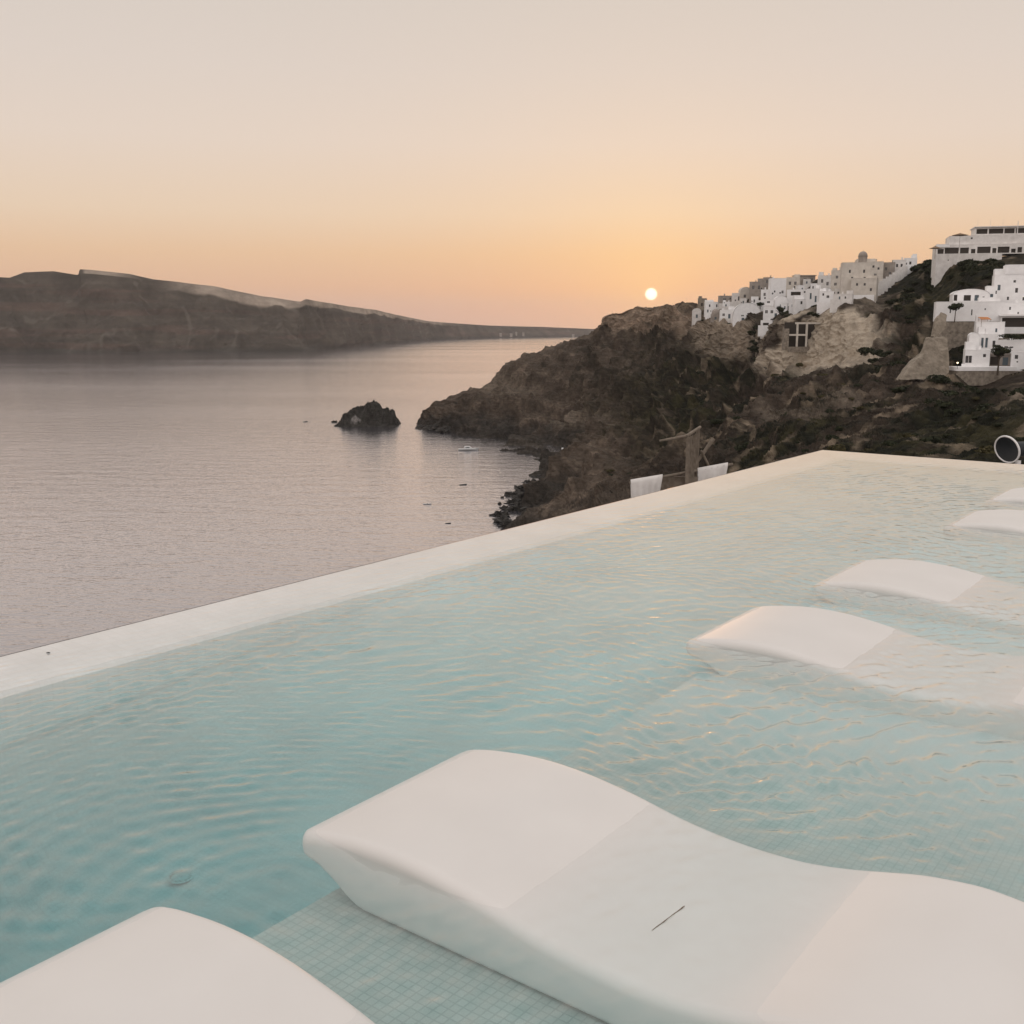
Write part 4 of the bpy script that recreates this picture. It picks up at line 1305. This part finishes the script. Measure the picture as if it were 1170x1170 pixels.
def rings(cx, cy, lam, amp, decay, sharp=1.0, near=.25):
    d = np.sqrt((wx - cx) ** 2 + (wy - cy) ** 2)
    ph = 2 * math.pi * d / lam
    env = np.exp(-d / decay) * sstep(d, 0, near)
    gate = .62 + .38 * sstep(pnoise(np.stack([d / .55, np.arctan2(wy - cy, wx - cx) * 2.2, 0 * d + cx], -1)), -.35, .35)
    return amp * env * gate * np.sin(ph + .9 * pnoise(q3 * 1.6 + cx))


h += rings(1.45, 2.0, .062, .00150, 3.2)
h += rings(.0, 1.6, .068, .0012, 3.6)
h += rings(2.0, 2.05, .060, .0008, 2.4)
h += rings(1.4, 6.6, .070, .0011, 4.0)
h += rings(3.2, 6.9, .078, .0011, 4.0)
h += rings(4.5, 2.0, .075, .0013, 2.4)
h += rings(5.9, 2.0, .085, .0012, 2.6)
h += rings(2.3, 1.8, .075, .0010, 2.2)
h += rings(8.2, 1.6, .11, .0011, 3.5)
# short wind chop, strongest between the loungers
chop_mask = .45 + 1.0 * np.exp(-(((x - 3.4) / .9) ** 2 + ((y - 1.2) / 1.5) ** 2)) + .5 * np.exp(-(((x - 5.2) / 1.3) ** 2 + ((y - .9) / 1.2) ** 2))
chop = np.zeros_like(x)
rc = np.random.default_rng(5)
for k in range(40):
    lam = math.exp(rc.uniform(math.log(.048), math.log(.17)))
    th = rc.normal(R(66), .55)
    amp = .00042 * (lam / .1) ** 1.05
    chop += amp * np.sin(2 * math.pi * (wx * math.cos(th) + wy * math.sin(th)) / lam + rc.uniform(0, 6.28) + 1.3 * pnoise(q3 * 2.0 + k))
h += chop * chop_mask * (1 - .5 * (1 - sstep(x, 2.2, 3.4)) * sstep(y, 2.1, 2.5))
h *= 1 - .52 * (1 - sstep(x, 2.3, 2.9)) * (1 - sstep(y, 2.0, 2.6))   # lee of the near loungers
for lx_, ly_ in ((2.225, 2.165), (1.01, 2.165), (4.52, 2.155), (5.90, 2.09), (8.13, 1.99), (9.5, 2.03)):
    dd = np.maximum(np.abs(x - lx_) - .385, np.abs(y - (ly_ - .96)) - .96)
    h *= 1 - .45 * (1 - sstep(dd, -.03, .06))
    uu = ly_ - y     # stiller still where the surface meets the moulding
    h *= 1 - .72 * (1 - sstep(dd, -.02, .04)) * (np.exp(-((uu - .73) / .09) ** 2) + np.exp(-((uu - 1.39) / .08) ** 2))
calm = (1 - .55 * sstep(x, 6.0, 10.5))
rim = np.minimum(1, .22 + .78 * sstep(YE - WT - y, -.05, .35)) * np.minimum(1, .22 + .78 * sstep(XE - WT - x, -.05, .35))
patch = .6 + .8 * sstep(fbm(q3 * .55 + 4, 3), -.35, .4)
h *= calm * rim * patch * 1.35 * sstep(YE - y, 0, .14) * sstep(XE - x, 0, .14)
nx, ny = len(gxs), len(gys)
Vt = np.stack([x, y, h], -1)
# skirt + bottom: boundary loop repeated at the bottom
idx = np.arange(nx * ny).reshape(ny, nx)
loop = np.concatenate([idx[0, :], idx[1:, -1], idx[-1, -2::-1], idx[-2:0:-1, 0]])
bot = Vt[loop].copy(); bot[:, 2] = -1.39
base = len(Vt)
m_ = len(loop)
ex = [(int(loop[i]), base + i, base + (i + 1) % m_, int(loop[(i + 1) % m_])) for i in range(m_)]
ex.append(tuple(base + i for i in range(m_ - 1, -1, -1)))
Vall = np.concatenate([Vt, bot])
i_ = None
wob = grid_mesh('pool_water', Vall, ny, nx, M['pool_water'], smooth=True, extra_faces=ex)
fl = np.ones(len(wob.data.polygons), dtype=bool); fl[-len(ex):] = False
wob.data.polygons.foreach_set('use_smooth', fl)
wob.matrix_world = PW
tag(wob, kind='structure')

# floor inlet on the deep floor
root = empty('floor_inlet', PW @ Vector((2.23, 3.29, float(np.interp(2.23, FX, FZ)) + .003)), PHI)
mb = MB(); mb.lathe([(.0, .006), (.030, .006), (.036, .004), (.038, .002)], 24); mb.build('cap', M['tile_deep'], root, True)
mb = MB(); mb.lathe([(.040, .001), (.040, .004), (.050, .004), (.052, .001)], 24); mb.build('ring', M['tile_deep'], root, True)
mb = MB()
for k in range(14):
    t = k * math.pi * 2 / 14
    mb.box(.039 * math.cos(t) - .003, .039 * math.cos(t) + .003, .039 * math.sin(t) - .003, .039 * math.sin(t) + .003, .0042, .0052)
mb.build('slots', M['tile_shelf'], root)
tag(root, 'round inlet fitting on the turquoise pool floor', 'inlet')

# ------------------------------------------------------------------ loungers
LZ = np.array([(0, -.045), (.010, -.020), (.03, -.010), (.07, .004), (.14, .017), (.26, .034), (.38, .040), (.52, .033), (.66, .014), (.74, -.001), (.82, -.018), (.95, -.034), (1.08, -.040),
               (1.22, -.034), (1.34, -.012), (1.41, .006), (1.52, .034), (1.66, .050), (1.80, .036), (1.9, .0), (1.93, -.05)])
LB = np.array([(0, -.05), (.012, -.068), (.04, -.078), (.09, -.088), (.15, -.108), (.20, -.145), (.23, -.167), (1.85, -.167), (1.89, -.14), (1.93, -.06)])


def smooth_interp(P_, u):
    """Catmull-like smoothing of a polyline"""
    z_ = np.interp(u, P_[:, 0], P_[:, 1])
    return z_


def lounger_mesh():
    n, wd, hw = 150, 56, .385
    u = np.linspace(0, 1.93, n)
    u = np.concatenate([[0, .003, .007, .012, .02, .03], np.linspace(.04, 1.88, n), [1.89, 1.90, 1.91, 1.92, 1.926, 1.93]])
    zt, zb = np.interp(u, LZ[:, 0], LZ[:, 1]), np.interp(u, LB[:, 0], LB[:, 1])
    ker = np.hanning(15)[1:-1]; ker /= ker.sum()
    zs = np.convolve(np.pad(zt, 6, mode='edge'), ker, mode='valid')
    zt[8:-8] = zs[8:-8]
    zs = np.convolve(np.pad(zb, 6, mode='edge'), ker, mode='valid')
    zb[12:-12] = zs[12:-12]
    V = []
    for i in range(len(u)):
        th_ = zt[i] - zb[i]
        r = min(.034, th_ * .45)
        rb = min(.02, th_ * .3)
        # plan: corners of the head and foot rounded
        e_ = min(u[i], 1.93 - u[i])
        w_ = hw - .045 * max(0, 1 - e_ / .05) ** 2
        crown = .004 * max(0.0, (zt[i] + .02) / .09)
        loop = []
        for k in range(9):       # top left corner
            t = math.pi - k * math.pi / 16
            loop.append((-w_ + r + r * math.cos(t), zt[i] - r + r * math.sin(t)))
        for k in range(1, 16):
            t = k / 16
            loop.append((-w_ + r + (2 * w_ - 2 * r) * t, zt[i] + crown * math.sin(math.pi * t)))
        for k in range(9):
            t = math.pi / 2 - k * math.pi / 16
            loop.append((w_ - r + r * math.cos(t), zt[i] - r + r * math.sin(t)))
        for k in range(5):
            t = -k * math.pi / 8
            loop.append((w_ - rb + rb * math.cos(t), zb[i] + rb + rb * math.sin(t)))
        for k in range(5):
            t = -math.pi / 2 - k * math.pi / 8
            loop.append((-w_ + rb + rb * math.cos(t), zb[i] + rb + rb * math.sin(t)))
        V += [(x_, -u[i], z_) for x_, z_ in loop]
        m_ = len(loop)
    n = len(u)
    fs = []
    for i in range(n - 1):
        for k in range(m_):
            k2 = (k + 1) % m_
            fs.append((i * m_ + k, (i + 1) * m_ + k, (i + 1) * m_ + k2, i * m_ + k2))
    fs.append(tuple(range(m_))); fs.append(tuple((n - 1) * m_ + k for k in range(m_ - 1, -1, -1)))
    me = bpy.data.meshes.new('pool_lounger')
    me.from_pydata(V, [], fs)
    me.polygons.foreach_set('use_smooth', [True] * len(fs))
    bm = bmesh.new(); bm.from_mesh(me); bmesh.ops.recalc_face_normals(bm, faces=bm.faces); bm.to_mesh(me); bm.free()
    me.materials.append(M['lounger'])
    return me


lm = lounger_mesh()
LL = [(2.225, 2.165, 'white moulded pool lounger in the foreground, water lying in its dip'),
      (1.01, 2.165, 'white pool lounger cut off at the bottom left corner'),
      (4.52, 2.155, 'white pool lounger in mid pool, the nearer of two side by side, edge glowing pink'),
      (5.90, 2.09, 'white pool lounger in mid pool, the farther of two side by side'),
      (8.13, 1.99, 'white pool lounger at the right edge, nearer of the far pair'),
      (9.50, 2.03, 'white pool lounger at the right edge, farthest of all near the pool rim')]
for (lx, ly, lab) in LL:
    o = bpy.data.objects.new('pool_lounger', lm)
    COL.objects.link(o)
    o.matrix_world = PW @ Matrix.Translation((lx, ly, 0))
    tag(o, lab, 'lounger', 'white loungers standing in the pool')

# twig afloat on the foreground lounger, fleck on the weir
def at_water(px, py, z=.002):
    a, e = ae(px, py)
    Y = (WATER + z - CAMZ) / e
    return Vector((a * Y, Y, WATER + z))


a_, b_ = at_water(745, 1063), at_water(781, 1036)
mb = MB(); d_ = b_ - a_
for k in range(6):
    t0, t1 = k / 6, (k + 1) / 6
    w0 = Vector((0, 0, .0005 * math.sin(k * 2.1))); w1_ = Vector((0, 0, .0005 * math.sin((k + 1) * 2.1)))
    mb.tube(d_ * t0 + w0, d_ * t1 + w1_, .0008 + .0004 * (k % 3), .0010, 6)
mb.tube(d_ * .93, d_ * 1.03, .002, .0012, 6)
o = mb.build('twig', M['wood']); o.location = a_
tag(o, 'thin dark twig floating over the foreground lounger', 'twig')
mb = MB(); mb.add([(-.008, 0, .002), (0, -.004, .004), (.009, 0, .002), (0, .004, .003), (-.008, 0, -.001), (0, -.004, 0), (.009, 0, -.001), (0, .004, 0)],
                  [(0, 1, 2, 3), (7, 6, 5, 4), (0, 4, 5, 1), (1, 5, 6, 2), (2, 6, 7, 3), (3, 7, 4, 0)])
o = mb.build('leaf', M['dark']); o.location = at_water(55, 746, .001)
tag(o, 'tiny dark leaf on the white pool rim at the left', 'leaf')

# ------------------------------------------------------------------ dark dish fixture past the far rim
Yl = 14.2
q = P(1150, 540, Yl)
root = empty('dish_lamp', q)
k_ = Yl / F
mb = MB(); mb.tube((12 * k_, .0, -1.2), (12 * k_, .0, 14 * k_), .045, .04, 12); mb.build('post', M['white'], root)
ctr = Vector((-2.5 * k_, -.02, 27 * k_))
nrm = Vector((-.85, -.44, -.27)).normalized()
t1 = nrm.cross(Vector((0, 0, 1))).normalized(); t2 = t1.cross(nrm)
tilt = Matrix((t1, t2, nrm)).transposed().to_4x4()
tilt.translation = ctr
rd = 16.5 * k_
mb = MB(); mb.lathe([(.002, -.045), (rd * .5, -.035), (rd * .92, .0)], 32)
mb.lathe([(rd * .92, -.012), (rd * .5, -.05), (.002, -.06)], 32)
o = mb.build('dish', M['dark'], root, True); o.matrix_local = tilt
mb = MB(); mb.lathe([(rd * .91, -.015), (rd * .91, .006), (rd, .008), (rd * 1.02, -.004), (rd, -.018), (rd * .91, -.015)], 32)
o = mb.build('rim', M['white'], root, True); o.matrix_local = tilt
mb = MB(); mb.tube(ctr - nrm * .06, (20 * k_, .05, 29 * k_), .05, .035, 12); mb.tube((9 * k_, .03, 27 * k_), (34 * k_, .1, 27 * k_), .10, .10, 16); mb.build('arm', M['dark'], root)
tag(root, 'round black dish lamp with pale rim on a white post past the far pool edge', 'lamp')

# ------------------------------------------------------------------ haze
HAZE = 3.4e-5
if HAZE:
    mb = MB(); mb.box(-12000, 12000, -12000, 12000, -9.0 - 4, 330)
    hz_m = bpy.data.materials.new('evening_haze'); hz_m.use_nodes = True
    nt = hz_m.node_tree; nt.nodes.remove(nt.nodes['Principled BSDF'])
    pv = nt.nodes.new('ShaderNodeVolumePrincipled')
    pv.inputs['Color'].default_value = (.92, .88, .86, 1)
    pv.inputs['Density'].default_value = HAZE
    pv.inputs['Anisotropy'].default_value = .35
    nt.links.new(pv.outputs[0], nt.nodes['Material Output'].inputs['Volume'])
    tag(mb.build('haze', hz_m), kind='stuff')

# ------------------------------------------------------------------ sky, sun, camera
a, e = ae(744, 336)
sun_dir = Vector((a, 1, e)).normalized()
sun_el = math.asin(sun_dir.z)
sun_az = math.atan2(sun_dir.x, sun_dir.y)

w = bpy.data.worlds.new('World'); scene.world = w; w.use_nodes = True
nt = w.node_tree; N, L = nt.nodes, nt.links
bg = N['Background']
tc = N.new('ShaderNodeTexCoord')
nv = N.new('ShaderNodeVectorMath'); nv.operation = 'NORMALIZE'; L.new(tc.outputs['Generated'], nv.inputs[0])
sx = N.new('ShaderNodeSeparateXYZ'); L.new(nv.outputs[0], sx.inputs[0])
mr = N.new('ShaderNodeMapRange'); mr.inputs[1].default_value = -.1; mr.inputs[2].default_value = .9
L.new(sx.outputs['Z'], mr.inputs[0])
cr = N.new('ShaderNodeValToRGB')
stops = [(-.1, lin(150, 138, 128)), (-.005, lin(204, 174, 160)), (.012, lin(210, 174, 157)), (.035, lin(221, 180, 152)), (.065, lin(227, 191, 158)),
         (.10, lin(229, 204, 179)), (.16, lin(226, 209, 195)), (.22, lin(220, 207, 197)), (.30, lin(213, 203, 194)), (.45, lin(222, 214, 207)), (.9, lin(234, 229, 226))]
el = cr.color_ramp.elements
while len(el) < len(stops): el.new(.5)
for k, (z_, c_) in enumerate(stops):
    el[k].position = z_ + .1; el[k].color = c_
L.new(mr.outputs[0], cr.inputs['Fac'])
dt = N.new('ShaderNodeVectorMath'); dt.operation = 'DOT_PRODUCT'; dt.inputs[1].default_value = sun_dir
L.new(nv.outputs[0], dt.inputs[0])
ac = N.new('ShaderNodeMath'); ac.operation = 'ARCCOSINE'; L.new(dt.outputs['Value'], ac.inputs[0])


def lobe(width, colour, power=1.0):
    d = N.new('ShaderNodeMath'); d.operation = 'DIVIDE'; d.inputs[1].default_value = width; L.new(ac.outputs[0], d.inputs[0])
    pw = N.new('ShaderNodeMath'); pw.operation = 'POWER'; pw.inputs[1].default_value = power; L.new(d.outputs[0], pw.inputs[0])
    ng = N.new('ShaderNodeMath'); ng.operation = 'MULTIPLY'; ng.inputs[1].default_value = -1; L.new(pw.outputs[0], ng.inputs[0])
    ex_ = N.new('ShaderNodeMath'); ex_.operation = 'EXPONENT'; L.new(ng.outputs[0], ex_.inputs[0])
    v = N.new('ShaderNodeVectorMath'); v.operation = 'SCALE'; v.inputs[0].default_value = colour; L.new(ex_.outputs[0], v.inputs['Scale'])
    return v.outputs[0]


def addv(a_, b_):
    v = N.new('ShaderNodeVectorMath'); v.operation = 'ADD'; L.new(a_, v.inputs[0]); L.new(b_, v.inputs[1]); return v.outputs[0]


skyc = cr.outputs['Color']
skyc = addv(skyc, lobe(.15, (.09, .022, -.05)))
skyc = addv(skyc, lobe(.05, (.10, .09, .02)))
skyc = addv(skyc, lobe(.0054, (1.1, 1.0, .92), 8.0))
# added glow behind the camera, unseen, to brighten loungers, houses and hillside
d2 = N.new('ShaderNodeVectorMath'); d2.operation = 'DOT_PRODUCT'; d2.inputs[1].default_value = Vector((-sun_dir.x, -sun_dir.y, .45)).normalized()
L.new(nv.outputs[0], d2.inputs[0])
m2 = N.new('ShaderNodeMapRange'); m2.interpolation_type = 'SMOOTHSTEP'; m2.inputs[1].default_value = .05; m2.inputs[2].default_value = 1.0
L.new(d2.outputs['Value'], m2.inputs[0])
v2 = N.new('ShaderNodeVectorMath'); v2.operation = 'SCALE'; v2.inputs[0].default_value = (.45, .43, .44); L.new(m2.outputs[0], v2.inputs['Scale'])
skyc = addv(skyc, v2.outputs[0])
# physically based dusk sky adds its own share
ns = N.new('ShaderNodeTexSky'); ns.sky_type = 'NISHITA'; ns.sun_disc = False
ns.sun_elevation = sun_el; ns.sun_rotation = sun_az
vs = N.new('ShaderNodeVectorMath'); vs.operation = 'SCALE'; vs.inputs['Scale'].default_value = .006
L.new(ns.outputs[0], vs.inputs[0])
skyc = addv(skyc, vs.outputs[0])
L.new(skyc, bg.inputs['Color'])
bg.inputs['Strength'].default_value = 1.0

ld = bpy.data.lights.new('sun', 'SUN'); ld.energy = .2; ld.angle = R(.53); ld.color = (1.0, .50, .22)
lo = bpy.data.objects.new('sun', ld); COL.objects.link(lo)
lo.rotation_euler = (-sun_dir).to_track_quat('-Z', 'Y').to_euler()
lo.location = (0, 0, 400)

cd = bpy.data.cameras.new('camera'); cam = bpy.data.objects.new('camera', cd); COL.objects.link(cam)
cam.location = (0, 0, CAMZ)
cam.rotation_euler = (math.pi / 2 - TH, 0, 0)
cd.sensor_width = 36; cd.sensor_height = 36
cd.lens = 36 * F / 1170
cd.clip_start = .05; cd.clip_end = 60000
scene.camera = cam

scene.view_settings.view_transform = 'Standard'
scene.view_settings.look = 'None'
scene.view_settings.exposure = 0
scene.view_settings.gamma = 1
cy = scene.cycles
cy.max_bounces = 20; cy.diffuse_bounces = 7; cy.glossy_bounces = 8; cy.transmission_bounces = 12; cy.transparent_max_bounces = 12; cy.volume_bounces = 1
cy.sample_clamp_indirect = 3.0; cy.sample_clamp_direct = 2.2
cy.caustics_refractive = True; cy.caustics_reflective = False
cy.use_denoising = True
cy.denoiser = 'OPENIMAGEDENOISE'
